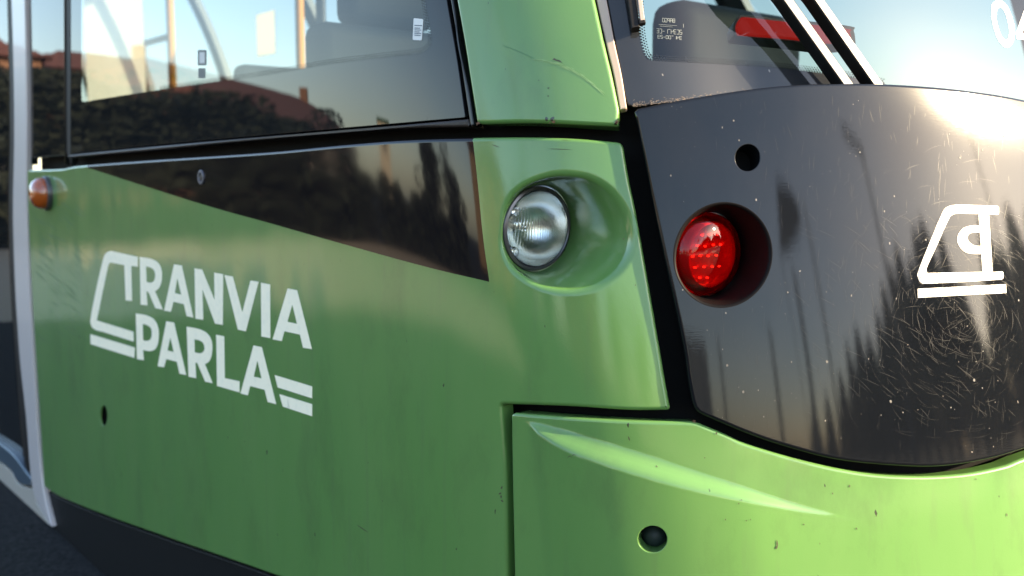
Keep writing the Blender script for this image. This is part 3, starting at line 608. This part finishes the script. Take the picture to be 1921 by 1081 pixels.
def clampc(l): # keep the clear field inside the glass
    b = WS[(WS[:, 0] > 3.7) & (WS[:, 1] < .25)]; o = np.argsort(b[:, 0]); s1 = np.where(l[:, 0] > SMID, 2 * SMID - l[:, 0], l[:, 0])
    bb = b[o]; bb = bb[bb[:, 0] <= SMID]; lim = np.interp(s1, bb[:, 0], bb[:, 1]) + .006; l = l.copy(); l[:, 1] = np.where(l[:, 1] < .35, np.maximum(l[:, 1], lim), l[:, 1]); return l
WC = clampc(sym(WCL, top=zt - .01, d=-.010, disp=wdisp))
ws = panel('front_window', tram, FRITF, WS, [dict(loop=WC, r=0, t=0)], d=-.010, disp=wdisp, r=.002, t=.02, gs=.015)
ws['label'] = 'front window with dotted black border and white number 04'
panel('clear_pane', ws, WGLASS, WC, d=-.010, disp=wdisp, r=0, t=0, gs=.015)
dots('enamel_dots', ws, WCL[:-1] + [(2100, 246, 0), (2100, -440, 0), (1160, -440, 0)][:2], -.010, pitch=.0043, disp=wdisp, only=lambda p: p[0] < 1660 and -60 < p[1] < 170)
def z4(pts): return [(1400 + p[0] / 2.702, p[1] / 2.702) + tuple(p[2:]) for p in pts]
NUM = mat('number_white', (.85, .83, .78), .45)[0]
panel('number', ws, NUM, z4([(1243, 60), (1246, 25), (1265, 5), (1292, 4), (1320, 28), (1346, 85), (1360, 150), (1354, 210), (1330, 240), (1302, 233), (1272, 190), (1250, 120)]), [dict(loop=to_sz(path(z4([(1268, 70), (1274, 45), (1290, 38), (1308, 55), (1326, 105), (1334, 160), (1328, 195), (1314, 203), (1298, 190), (1280, 150), (1269, 105)]), 2.), -.0094, wdisp), r=0, t=.0002)], d=-.0094, disp=wdisp, r=0, t=.0002, sp=2.)
panel('number', ws, NUM, z4([(1432, -10, 0), (1468, -10, 0), (1398, 168, 0), (1440, 172, 0), (1436, 110, 0), (1466, 112, 0), (1470, 176, 0), (1500, 180, 0), (1504, 212, 0), (1474, 208, 0), (1478, 250, 0), (1448, 246, 0), (1444, 205, 0), (1372, 198, 0), (1368, 168, 0)]), d=-.0094, disp=wdisp, r=0, t=.0002, sp=2.)
# etched glass mark, read from inside
Q = []
def seg(x0, y0, x1, y1, w=.55):
    dx, dy = x1 - x0, y1 - y0; l = math.hypot(dx, dy) + 1e-9; nx, ny = -dy / l * w, dx / l * w; Q.append([(x0 - nx, y0 - ny), (x1 - nx, y1 - ny), (x1 + nx, y1 + ny), (x0 + nx, y0 + ny)])
SEG = {'R': ['0010', '0002', '0212', '1012', '0111', '1112'], 'A': ['0002', '0010', '1012', '0111'], 'P': ['0002', '0010', '1011', '0111'], 'G': ['1000', '0002', '0212', '1211'], 'E': ['1000', '0002', '0212', '0111'], 'I': ['0002'], 'T': ['0010'], '0': ['0010', '1012', '1202', '0200'], '2': ['0010', '1011', '1101', '0102', '0212'], 'C': ['1000', '0002', '0212'], '4': ['0001', '0111', '1012'], '3': ['0010', '1012', '1202', '0111'], '-': ['0111']}
def tiny(txt, x, y, w, h, sk=.06):
    for k, ch in enumerate(txt):
        for s_ in SEG.get(ch, []):
            a, b, c, e = (int(v) for v in s_); X = lambda i: x + k * w * 1.35 + i * w; seg(X(1 - a), y + b * h / 2 + (X(1 - a) - x) * sk, X(1 - c), y + e * h / 2 + (X(1 - c) - x) * sk)
tiny('S0GPAR', 1238, 34, 3.6, 7); tiny('EC-IT43C2', 1232, 54, 4.0, 8); tiny('32-00TI43', 1234, 66, 3.8, 6)
seg(1236, 46, 1270, 48.5, .35); seg(1238, 49, 1262, 51, .35); seg(1282, 45, 1282, 52, .5)
marks('glass_mark', ws, mat('etched_mark', (.05, .07, .08), .5)[0], Q, -.0096, wdisp)
# brake light behind the glass
BRK = [(1384, 64, 3), (1381, 50), (1387, 36), (1398, 31), (1440, 36), (1585, 52), (1596, 60), (1600, 78, 3), (1550, 80), (1480, 72)]
br = panel('brake_light', ws, mat('pale_housing', (.62, .60, .58), .4)[0], [(1378, 66, 3), (1377, 48), (1384, 32), (1396, 27), (1440, 31), (1590, 47), (1603, 58), (1607, 82, 3), (1550, 84), (1480, 76)], d=-.075, r=.003, t=.03, gs=.02, sp=3.)
br['label'] = 'long red high-level brake light behind the front glass'
panel('red_cover', br, mat('brake_red', (.80, .03, .025), .3, coat=.5, emit=(1, .03, .02, .22))[0], BRK, d=-.071, r=.003, t=.01, gs=.02, sp=3.)
# ---- wiper arms: two parallel bars, and the blade at the corner
FN = mat('wiper_black', (.010, .010, .010), .35, coat=.4)[0]; FN_LIT = mat('wiper_lit_top', (.24, .22, .20), .35, .2, coat=.5)[0]  # paler top face: sunlight on the black bars put into the colour
for x0, x1, x2 in ((1467, 1594, 1285), (1524, 1649, 1345)):
    a, n, _ = hit(x1, 178, -.004); b, n2, _ = hit(x0, 0, .006); c, n3, _ = hit(x2, -215, .006)
    w = tram; arm = beam('wiper_arm', w, [FN, FN_LIT], a, b + (b - a) * .02, .015, .024, n, side=1); 
    beam('arm_extension', arm, [FN, FN_LIT], b + (b - a) * .02, c, .015, .024, n2, side=1)
a, n, _ = hit(1192, 56, .002); b, _, _ = hit(1150, -230, .004); bl = beam('wiper_blade', tram, RUB, a, b, .011, .018, n)
a, n, _ = hit(1205, 40, .010); b, _, _ = hit(1172, -230, .012); beam('blade_spine', bl, SEAL, a, b, .006, .008, n)
a, n, _ = hit(1205, 46, .008); b, _, _ = hit(1203.5, 38, .008); beam('blade_end', bl, RUB, a, b, .009, .011, n)
a, n, _ = hit(1330, -215, .034); b, _, _ = hit(1160, -215, .020); beam('arm_head', bl, FN, a, b, .02, .02, n)
# ---- dark carrier behind the gaps
FRM = [(40, -450, 0), (44, 330), (80, 900, 0), (97, 990, 0), (500, 1090, 0), (960, 1450, 0), (1010, 1450, 0)]
loop = sym([(976, -1402, 0), (400, -1402, 0), (-5, -1402, 0), (44, 330), (82, 900, 0), (100, 960, 0), (334, 1010), (560, 1090, 0), (965, 1430, 0), (1300, 1440), (2100, 1300)], top=float(to_sz([(976, -1402)])[0, 1]))
def grow(loop_px, k):
    c = loop_px.mean(0); return c + (loop_px - c) * k
holes = [dict(loop=to_sz(path([(140, -440, 0), (140, 205, 6), (265, 186), (500, 153), (700, 123), (822, 108, 26), (822, 78), (810, 0), (780, -225), (745, -440, 0)], 8.), -.055), r=0, t=0),
         dict(loop=clampc(sym([(1165, -435, 0), (1182, -225), (1190, 0), (1196, 70), (1210, 122, 10), (1340, 130), (1535, 150), (1640, 163), (1750, 192), (1900, 215), (2100, 250)], top=zt - .012, d=-.055)), r=0, t=0),
         dict(loop=to_sz(grow(HEAD_RIM, 1.02), -.055), r=0, t=0), dict(loop=to_sz(grow(TAIL_RIM, 1.02), -.055), r=0, t=0)]
wm_ = holes[0]['loop'].copy(); wm_[:, 0] = 2 * SMID - wm_[:, 0]; holes.append(dict(loop=wm_, r=0, t=0))
panel('body_frame', tram, DARK, loop, holes, d=-.055, r=0, t=0, gs=.03, gz=.05, sp=8.)
# ---- the rest of the body: roof band, roof, floor, rear end, far side
zb = zt - .03
def rect(s0, s1, z0, z1, sp=.04):
    return resample(np.array([(s0, z0), (s1, z0), (s1, z1), (s0, z1)], float), sp, True)
SB, SE = -15.0, 2 * SMID + 15.0
panel('roof_band', tram, GREEN, rect(SB, SE, zb, 1.75), d=.010, r=.01, t=.04, gs=.05, gz=.1)
ss = np.linspace(SB, SE, 300); ring = surf(ss, np.full(300, 1.75), -.03); cen = ring.mean(0)
mesh('roof', np.vstack([ring, ring + [0, 0, .01]]), [tuple(range(300)), tuple(range(599, 299, -1))], ALU, tram, smooth=False)
fr = surf(ss, np.full(300, -.72), -.05); mesh('floor', fr, [tuple(range(300))], IND, tram, smooth=False)
far = lambda s_: 2 * SMID - s_
panel('rear_side', tram, GREEN, rect(SB, -1.35, -.80, zb), d=0, r=.005, t=.03, gs=.1, gz=.1)
for s0 in np.arange(2 * SMID - 1.2, SE - .2, 1.5): panel('far_side_pillar', tram, IND, rect(s0 - 1.42, s0 - 1.30, .02, zb), d=-.01, r=.004, t=.05, gs=.1, gz=.1)
for nm_, it_, t_ in (('far_side_panel', SIDE, .028), ('far_corner_pillar', PILLAR, .03)):
    q = to_sz(path(it_, 8.)); q[:, 0] = 2 * SMID - q[:, 0]; panel(nm_, tram, GREEN, q, d=.001, r=.006, t=t_, gs=.03, gz=.05)
panel('far_side_wall', tram, [GREEN], rect(2 * SMID - 1.0, SE, -.80, .06), d=0, r=.005, t=.03, gs=.05, gz=.1)
a, b = surf(SB, -.8, 0), surf(SE, -.8, 0); mesh('rear_wall', [a, b, b + [0, 0, 2.5], a + [0, 0, 2.5]], [(0, 1, 2, 3)], IND, tram, smooth=False)
# ---- interior seen through the side window
P0s = surf(1.5, 0.); Sv = np.array([*S2, 0]); Fv = np.array([*F2, 0]); Zv = np.array([0, 0, 1.])
def pt(x, y, inset):
    r_ = ray(x, y); return r_ * (((P0s - Sv * inset) @ Sv) / (r_ @ Sv))
def box(name, parent, m, o, ax, lo, hi, bev=.01):
    bm = bmesh.new(); 
    vs = [bm.verts.new([lo[0] if i & 1 == 0 else hi[0], lo[1] if i & 2 == 0 else hi[1], lo[2] if i & 4 == 0 else hi[2]]) for i in range(8)]
    for f_ in ((0, 2, 3, 1), (4, 5, 7, 6), (0, 1, 5, 4), (2, 6, 7, 3), (0, 4, 6, 2), (1, 3, 7, 5)): bm.faces.new([vs[i] for i in f_])
    if bev: bmesh.ops.bevel(bm, geom=bm.edges[:] , offset=bev, segments=3, affect='EDGES', profile=.5)
    bm.verts.index_update(); V = np.array([v.co[:] for v in bm.verts]); Fs = [[v.index for v in f_.verts] for f_ in bm.faces]; bm.free()
    V = np.asarray(o) + V @ np.array(ax); return mesh(name, V, Fs, m, parent, sharp=40)
AX = [Fv, -Sv, Zv]
TRL = bpy.data.materials.new('translucent_white'); TRL.use_nodes = True; _n = TRL.node_tree; _n.nodes.clear(); _o = _n.nodes.new('ShaderNodeOutputMaterial'); _t = _n.nodes.new('ShaderNodeBsdfTranslucent'); _t.inputs[0].default_value = (.97, .97, .9, 1); _n.links.new(_t.outputs[0], _o.inputs[0])
def far_pane(name, x0, x1, y0, y1, ins, m):
    P_ = [pt(x0, y0, ins), pt(x1, y0, ins), pt(x1, y1, ins), pt(x0, y1, ins)]; P_[2][:2] = P_[1][:2]; P_[3][:2] = P_[0][:2]; P_[2][2] = P_[3][2] = min(P_[2][2], P_[3][2]); P_[0][2] = P_[1][2] = max(P_[0][2], P_[1][2])
    V = np.array(P_ + [p - Sv * .006 for p in P_]); return mesh(name, V, [(0, 1, 2, 3), (7, 6, 5, 4), (0, 4, 5, 1), (1, 5, 6, 2), (2, 6, 7, 3), (3, 7, 4, 0)], m, tram, smooth=False)
far_pane('translucent_pane', 153, 264, -60, 215, 1.9, TRL); far_pane('translucent_pane', 480, 514, 28, 101, 1.9, TRL)  # the smaller pane is added to stand for brightness of the far window
def pole(x, y, ins, m, rad=.018, bend=None):
    p = pt(x, y, ins); return tube('grab_pole', tram, m, [[p[0], p[1], -.72], [p[0], p[1], .4], [p[0], p[1], 1.7]], rad)
pl_ = pole(321, 80, 1.75, YEL, .026); p = pt(321, 68, 1.75); tube('grab_rail', pl_, YEL, [p, p - Fv * .45], .022)
pole(562, 30, 1.6, YEL, .022); pole(603, 60, .9, GREYP, .018)
def seat(x, y, ins, w_=.42):
    p = pt(x, y, ins); st = box('seat_back', tram, SEATM, p, AX, (-.06, 0, -.75), (.04, w_, 0), .035); box('headrest', st, SEATM, p, AX, (-.05, w_ * .2, .0), (.03, w_ * .8, .10), .028)
seat(585, 38, .30); seat(700, 150, .5); seat(400, 175, .5)
# driver's desk and cab wall behind the front window
cm = surf(SMID, .0, -.05); 
box('driver_desk', tram, INT, [cm[0], cm[1], 0], AX, (-.80, -.55, -.7), (-.38, .55, -.04), .04)
box('cab_wall', tram, INT, [cm[0], cm[1], 0], AX, (-1.75, -1.0, -.7), (-1.7, 1.0, -.05), .01)
seat_p = cm - Fv * .95; box('driver_seat', tram, SEATM, seat_p, AX, (-.08, -.24, -.7), (.05, .24, .42), .05)
# small marks on the green paint
Q = [[(1036, 112), (1040, 109), (1044, 112), (1050, 113), (1055, 118), (1049, 116), (1043, 114)], [(1009, 150), (1012, 150), (1011, 152)], [(1026, 165), (1031, 164), (1029, 167)], [(1026, 180), (1030, 179), (1029, 182)]]
marks('paint_chips', tram, mat('dark_chip', (.03, .03, .02), .6)[0], Q, .0024)
Q = [stroke(950 + 10 * k, 88 + 3.2 * k + .22 * k * k, .36 + .03 * k, 16, .55) for k in range(6)]
marks('scuff_lines', tram, mat('dark_scuff', (.05, .16, .05), .6)[0], Q, .0024)
Q = [stroke(1000 + 7.2 * k + rnd.gauss(0, 1), 112 + .2 * k + .175 * k * k + rnd.gauss(0, 1.6), .12 + .034 * k, rnd.uniform(7, 20), rnd.uniform(.2, .5)) for k in range(19) for _ in range(4)]
marks('pale_scuffs', tram, mat('pale_scuff', (.17, .30, .12), .6)[0], Q, .00245)
Q = []
for x, y, a, l, w in ((680, 992, .6, 26, .8), (1051, 280, .03, 46, .5), (930, 274, .35, 16, .6), (1062, 263, .02, 20, .3)): Q.append(stroke(x, y, a, l, w))
for x, y in ((941, 915), (940, 932), (942, 940), (938, 926)): Q.append(stroke(x, y, rnd.uniform(0, 3), 6, 1.4))
for x, y in ((1076, 853), (1068, 856)): Q.append(stroke(x, y, -.3, 9, .6, 1.5))
for x, y, l, w in ((1180, 823, 9, 1.1), (1594, 912, 5, 1.2), (1562, 926, 4, 1.), (1458, 1020, 14, 1.3), (1457, 1027, 7, 1.8), (1607, 992, 5, 1.), (1644, 968, 3, 1.), (1508, 984, 3, 1.2), (1831, 899, 3, 1.2), (1889, 966, 6, 1.), (1232, 875, 4, 1.2), (1344, 813, 5, 1.5), (1322, 859, 3, 1.), (1361, 975, 3, 1.), (1386, 945, 3, 1.), (1391, 938, 3, .8), (1400, 977, 3, .8), (1538, 1020, 4, .6), (1408, 975, 3, .8), (1170, 448, 3, 1.), (1192, 535, 3, .8)): Q.append(stroke(x, y, 1.4 + rnd.gauss(0, .3), l, w))
DS = mat('dirt_speck', (.04, .03, .015), .7)[0]
marks('dirt_specks', side, DS, [q_ for q_ in Q if q_[0][0] < 955 or q_[0][1] < 700], .0004); marks('dirt_specks', bump_o, DS, [q_ for q_ in Q if not (q_[0][0] < 955 or q_[0][1] < 700)], .0050, ledge)

Q = []
for _ in range(260):
    t = rnd.random() ** 1.6; x = 1188 + t * 240; y = 201 - t * 31 - abs(rnd.gauss(0, 2.2 + 2.5 * (1 - t))); Q.append(stroke(x, y, rnd.gauss(-.15, .5), rnd.uniform(1, 5), rnd.uniform(.15, .5)))
marks('dust_line', ws, mat('tan_dust', (.16, .12, .09), .8)[0], Q, -.0094, wdisp)
Q = []
for cx_, cy_, w_ in ((1040, 228, 5), (1157, 229, 4), (897, 231, 4), (1303, 792, 3)):
    for _ in range(9): Q.append(stroke(cx_ + rnd.gauss(0, w_ * .5), cy_ + rnd.gauss(0, 1.3), rnd.uniform(0, 3), rnd.uniform(2, 6), rnd.uniform(.4, 1.1)))
marks('rust_spots', tram, mat('rust', (.13, .06, .025), .7)[0], Q, .0024)
Q = []
for _ in range(70):
    x, y = rnd.uniform(70, 500), rnd.uniform(470, 760); Q.append(stroke(x, y, .75 + rnd.gauss(0, .15), rnd.uniform(8, 40), rnd.uniform(.1, .35)))
for _ in range(60): Q.append(stroke(rnd.uniform(70, 160), rnd.uniform(380, 640), .7 + rnd.gauss(0, .1), rnd.uniform(10, 45), rnd.uniform(.2, .8)))
marks('grime_streaks', side, mat('grime', (.045, .115, .04), .6)[0], Q, .0003)
# ------------------------------------------------------------------ ground and the street that the tram mirrors
def mk_ground():
    m, nt, b = mat('asphalt', (.06, .06, .06), .85, spec=.1)
    c = ramp(nt, noise(nt, 55, 6, rough=.7), [(.35, (.006, .0068, .0075)), (.7, (.03, .031, .032))]); c2 = ramp(nt, noise(nt, .5, 4), [(.4, g3(0)), (.7, g3(.5))])
    nt.links.new(mixc(nt, c2, c, (.02, .02, .02)), b.inputs['Base Color']); nt.links.new(bump(nt, noise(nt, 90, 5), .5, .01), b.inputs['Normal']); return m
def ring_sheet(name, m, z, r, loc=(0, 0)):
    a = np.linspace(0, 2 * math.pi, 49)[:-1]; V = [(loc[0], loc[1], z)] + [(loc[0] + r * math.cos(t), loc[1] + r * math.sin(t), z) for t in a]
    o = mesh(name, V, [(0, i + 1, (i + 1) % 48 + 1) for i in range(48)], m, smooth=False); o['kind'] = 'structure'; return o
ring_sheet('ground', mk_ground(), GZ, 900)
PAV = mat('tan_paving', (.42, .34, .24), .8)[0]
def quad(name, m, pts, z):
    o = mesh(name, [(p[0], p[1], z) for p in pts], [tuple(range(len(pts)))], m, smooth=False); o['kind'] = 'structure'; return o
quad('pavement', PAV, [az(325, 9)[:2], az(325, 18)[:2], az(290, 18)[:2], az(255, 18)[:2], az(255, 8)[:2], az(290, 8.0)[:2]], GZ + .004)
quad('pavement', PAV, [az(200, 14)[:2], az(200, 40)[:2], az(170, 45)[:2], az(130, 45)[:2], az(95, 40)[:2], az(95, 12)[:2], az(140, 9)[:2]], GZ + .004)
WALLM = {}
def wallmat(name, col, sc_=3.):
    m, nt, b = mat(name, col, .85); c = ramp(nt, noise(nt, sc_, 6, rough=.65), [(.3, tuple(v * .75 for v in col)), (.7, tuple(min(1, v * 1.2) for v in col))]); nt.links.new(c, b.inputs['Base Color']); return m
BRICK = wallmat('brown_brick', (.20, .10, .06)); OCHRE = wallmat('ochre_render', (.36, .23, .12)); CREAM = wallmat('cream_render', (.55, .47, .36)); TILE = wallmat('red_roof_tile', (.13, .045, .03)); WIN = mat('dark_window', (.03, .035, .04), .1)[0]; FRAMEW = mat('window_frame', (.6, .58, .54), .5)[0]
def house(name, a0, d0, a1, d1, depth, h, rh, wm, label, floors=2, group=None, roofm=TILE):
    p0, p1 = az(a0, d0), az(a1, d1); x = p1 - p0; ln = np.linalg.norm(x); x /= ln; y = np.array([-x[1], x[0], 0]); 
    if y @ p0 < 0: y = -y
    if np.cross(x, y)[2] < 0: p0, x = p1, -x
    AXh = [x, y, Zv]; o = empty(name, p0, label, 'house' if floors < 4 else 'building', group)
    def part(nm, m, lo, hi, par=o, bev=0): 
        ob = box(nm, None, m, (0, 0, 0), AXh, lo, hi, bev); ob.parent = par; return ob
    part('wall', wm, (0, 0, 0), (ln, depth, h))
    V = [(-.5, -.6, h), (ln + .5, -.6, h), (ln + .5, depth + .6, h), (-.5, depth + .6, h), (-.5 + depth * .4, depth / 2, h + rh), (ln + .5 - depth * .4, depth / 2, h + rh)] if rh else [(-.1, -.1, h), (ln + .1, -.1, h), (ln + .1, depth + .1, h), (-.1, depth + .1, h), (0, 0, h + .3), (ln, 0, h + .3)]
    V = np.array(V) @ np.array(AXh); r_ = mesh('roof', V, [(0, 1, 5, 4), (1, 2, 5), (2, 3, 4, 5), (3, 0, 4), (0, 3, 2, 1)], roofm, smooth=False); r_.parent = o
    if rh: ob = box('chimney', None, wm, (0, 0, 0), AXh, (ln * .3, depth * .45, h + rh * .5), (ln * .3 + .6, depth * .55, h + rh + .9), 0); ob.parent = r_
    n = max(1, int(ln / 3.2)); fh = h / floors; base = None
    for f_ in range(floors):
        for i in range(n):
            cx_ = (i + .5) * ln / n; lo, hi = (cx_ - .55, -.05, f_ * fh + fh * .32), (cx_ + .55, .05, f_ * fh + fh * .80)
            fr_ = part('window', FRAMEW, lo, hi); part('pane', WIN, (lo[0] + .09, -.07, lo[2] + .09), (hi[0] - .09, -.04, hi[2] - .09), fr_)
    return o
house('brick_house', 298.5, 44, 286.8, 84, 9, 4.0, 2.6, BRICK, 'long brown brick house with red roof mirrored low in the side window', 1)
house('brick_house', 305.5, 62, 296.5, 70, 9, 7.2, 1.6, OCHRE, 'ochre house rising behind the long brick house in the side window reflection', 3)
house('brick_house', 313, 60, 306.5, 60, 9, 7.5, 1.8, BRICK, 'brown house behind dark trees at the left of the window reflection', 2)
house('tower_house', 284.0, 70, 282.0, 70, 4, 6.0, 0, CREAM, 'small pale tower standing alone in the side window reflection', 2, roofm=mat('green_roof', (.05, .10, .06), .7)[0])
house('brick_house', 262, 38, 250, 36, 9, 5.6, 2.4, OCHRE, 'ochre house mirrored in the curved green corner', 2)
house('brick_house', 226, 40, 212, 40, 10, 6.5, 2.4, BRICK, 'brown house behind the photographer mirrored beside the headlamp', 2)
house('apartment_block', 188, 60, 174, 62, 12, 9.0, 0, CREAM, 'pale apartment block mirrored at the lower left of the black nose panel', 4)
LEAF = wallmat('dark_leaves', (.010, .015, .006), 1.5); CONI = wallmat('conifer_needles', (.022, .036, .018), 1.5); BARK = wallmat('bark', (.10, .07, .05), 4)
def leaf_cloud(fn, n, size, seed):
    r_ = random.Random(seed); V, Fs = [], []
    for _ in range(n):
        p = np.array(fn(r_)); a = np.array([r_.gauss(0, 1) for _ in range(3)]); a /= np.linalg.norm(a); b = np.cross(a, [r_.gauss(0, 1) for _ in range(3)]); b /= np.linalg.norm(b); s_ = size * r_.uniform(.6, 1.4); k = len(V)
        V += [p - a * s_, p + b * s_ * .5, p + a * s_, p - b * s_ * .5]; Fs.append((k, k + 1, k + 2, k + 3))
    return V, Fs
def conifer_fn(r_):
    h = r_.random() ** 1.25; tier = .75 + .25 * abs(math.sin(h * 26)); rad = (1 - h) ** .8 * .24 * tier * math.sqrt(r_.uniform(.15, 1)); a = r_.uniform(0, 6.283); return (rad * math.cos(a), rad * math.sin(a), .08 + h * .92)

r_c = random.Random(9); CL = [(r_c.gauss(0, .15), r_c.gauss(0, .15), r_c.uniform(.30, .82), r_c.uniform(.10, .19)) for _ in range(34)]
def broad_fn(r_):
    c = r_.choice(CL); v = np.array([r_.gauss(0, 1) for _ in range(3)]); v /= np.linalg.norm(v); return (c[0] + v[0] * c[3], c[1] + v[1] * c[3], c[2] + v[2] * c[3] * .8)
protos = {}
for nm, fn, m, n, sz in (('conifer', conifer_fn, CONI, 4200, .022), ('tree', broad_fn, LEAF, 5200, .020)):
    V, Fs = leaf_cloud(fn, n, sz, 3); crown = mesh('crown', V, Fs, m, smooth=False).data
    Vt, Ft = tube('t', None, BARK, [(0, 0, 0), (.01, 0, .3), (0, .01, .6), (0, 0, .93)], [.022, .016, .010, .003], 8, mk=False); tr = mesh('trunk', Vt, Ft, BARK).data
    if nm == 'tree':
        pass
    protos[nm] = (crown, tr)
for o in [o for o in COL.objects if o.name.split('.')[0] in ('crown', 'trunk') and o.parent is None]: bpy.data.objects.remove(o)
def tree(kind, a, d, h, w, label, group, rot=0.):
    o = empty('conifer_tree' if kind == 'conifer' else 'leafy_tree', az(a, d), label, 'tree', group); o.rotation_euler[2] = rot; o.scale = (h * w, h * w, h)
    for nm, me in zip(('crown', 'trunk'), protos[kind]):
        c = bpy.data.objects.new(nm, me); COL.objects.link(c); c.parent = o
rt = random.Random(11); GF = 'dark conifers mirrored in the black nose panel'; GT = 'dark trees mirrored in the side window'; GC = 'trees mirrored in the curved green corner'
def hgt(el, d): return math.tan(R(el)) * d - GZ
ORD = 'first second third fourth fifth sixth seventh eighth ninth tenth eleventh twelfth thirteenth fourteenth fifteenth sixteenth seventeenth eighteenth nineteenth twentieth last'.split()
for kc, (a, d, el) in enumerate(((151, 40, 4.0), (147.5, 40, 4.6), (144, 40, 6.3), (141.5, 40, 8.6), (139, 38, 9.6), (137, 40, 9.0), (134.6, 36, 10.8), (132.6, 38, 12.6), (130.2, 40, 14.2), (128, 38, 15.3), (126, 36, 14.2), (123.8, 38, 16.2), (121.2, 36, 16.6), (118.8, 38, 15.6), (116.8, 40, 11.5), (114.5, 38, 6.5), (112.4, 40, 8.8), (110, 36, 15.2), (107.5, 38, 13), (105, 36, 15), (102, 38, 14))):
    tree('conifer', a + rt.gauss(0, .2), d, hgt(el, d), rt.uniform(.9, 1.5), ORD[kc] + ' conifer from the left in the tree line mirrored in the black nose panel', GF, rt.uniform(0, 6))
for kc, (a, d, el) in enumerate(((318, 30, 6), (313, 29, 5.4), (309, 30, 6.2), (305.5, 28, 5.5), (302, 30, 4.8), (299, 31, 4.6), (296.5, 34, 3.6))):
    tree('tree', a, d, hgt(el, d) * 1.12, 2.1, ORD[kc] + ' dark leafy tree from the left in the row mirrored in the side window', GT, rt.uniform(0, 6))
for kc, (a, d, el) in enumerate(((275, 26, 6.5), (269, 30, 5), (244, 24, 10), (236, 22, 8), (205, 26, 9.5), (196, 30, 8))):
    tree('tree', a, d, hgt(el, d), 1.0, ORD[kc] + ' leafy tree from the left among those mirrored in the curved green corner', GC, rt.uniform(0, 6))
LAMPM = mat('lamp_post_grey', (.09, .095, .10), .5, .3)[0]
def street_lamp(a, d, el, rad, head, label):
    o = empty('street_lamp', az(a, d), label, 'street lamp', 'street lamps mirrored in the black nose panel'); H_ = hgt(el, d); b = az(a, d)
    t_ = tube('pole', None, LAMPM, [(0, 0, 0), (0, 0, .8), (0, 0, .82), (0, 0, H_)], [rad * 1.5, rad * 1.5, rad, rad * .7], 12); t_.parent = o
    x = np.array([math.cos(R(a)), -math.sin(R(a)), 0]); 
    if head:
        k = head; q = box('lamp_head', None, LAMPM, (0, 0, H_), [x * .8 + Zv * .6, np.array([math.sin(R(a)), math.cos(R(a)), 0]), Zv * .8 - x * .6], (-.12 * k, -.15 * k, -.08 * k), (.95 * k, .15 * k, .08 * k), .03 * k); q.parent = o
for a in ((129.8, 24, 23.5, .12, 1.7, 'street lamp with a tilted head at the end of a tall thin pole'), (144.5, 22, 20.5, .09, 0, 'plain thin pole left of the tall lamp in the black panel'),
          (149.2, 20, 14.5, .16, 0, 'short thick post mirrored right of the tail lamp'), (157, 20, 9.5, .14, 0, 'low post mirrored below the tail lamp'), (106, 22, 24, .06, 1., 'street lamp mirrored at the right edge of the black panel'),
          (258, 14, 24, .07, 1., 'street lamp mirrored in the curved green corner'), (241, 13, 30, .08, 0, 'plain pole mirrored left of the headlamp'), (222, 12, 30, .08, 0, 'plain pole mirrored above the headlamp'), (170, 22, 8, .12, 0, 'low post mirrored at the lower left of the black panel')): street_lamp(*a)
# banner flag seen as a dark slanted blade in the black panel
o = empty('banner_flag', az(150.3, 16), 'dark feather banner mirrored right of the tail lamp', 'flag'); t = np.linspace(0, 1, 16)
xb = np.array([math.cos(R(150)), -math.sin(R(150)), 0]); nb = np.array([math.sin(R(150)), math.cos(R(150)), 0]); h0, h1 = hgt(16, 16), hgt(22.5, 16)
Lf = [(-xb * (.55 * k - .2) ) + Zv * (h0 + (h1 - h0) * k) for k in t]; Rf = [(-xb * (.55 * k - .2 + 1.5 * math.sin(math.pi * min(1, k * 1.0)) ** .6)) + Zv * (h0 + (h1 - h0) * k) for k in t]
V = [p + nb * .01 for p in Lf + Rf] + [p - nb * .01 for p in Lf + Rf]; Fs = [(i, i + 1, 17 + i, 16 + i) for i in range(15)] + [(32 + i, 48 + i, 49 + i, 33 + i) for i in range(15)]
q_ = mesh('banner', V, Fs, mat('dark_banner', (.012, .013, .018), .7)[0]); q_.parent = o; q_ = tube('pole', None, LAMPM, [(0, 0, 0), Lf[0], Lf[7], Lf[15]], .02, 8); q_.parent = o

hp = random.Random(5); V, Fs = [], []
def hedge_fn(r_):
    a = r_.uniform(0, 1); return (a, r_.random(), r_.random())
def hedge(a0, a1, d, h, label):
    p0, p1 = az(a0, d), az(a1, d); x = p1 - p0; ln = np.linalg.norm(x); x /= ln; y = np.array([-x[1], x[0], 0]); n = int(ln * 420)
    def fn(r_):
        t = r_.random(); hh = h * (.85 + .15 * math.sin(t * 17) + .1 * math.sin(t * 41)); f_ = r_.choice((0, 0, 1, 2)); a, b = r_.random(), r_.random()
        w_ = (0, a * .1, b * hh) if f_ == 0 else (0, a, hh * (.95 + .08 * b)) if f_ == 1 else (0, a, b * hh); return x * (t * ln) + y * w_[1] * .9 + Zv * w_[2]
    Vh, Fh = leaf_cloud(fn, n, .17, 7); o = mesh('hedge', np.array(Vh) + p0, Fh, LEAF, smooth=False, off=p0); o.location = p0; tagp(o, label, 'hedge')
hedge(322, 306, 19, 1.45, 'dark clipped hedge far left in the side panel reflection'); hedge(305, 289, 19, 1.5, 'dark clipped hedge mirrored along the black stripe'); hedge(288, 268, 19, 1.35, 'dark clipped hedge mirrored where the black stripe curves in')
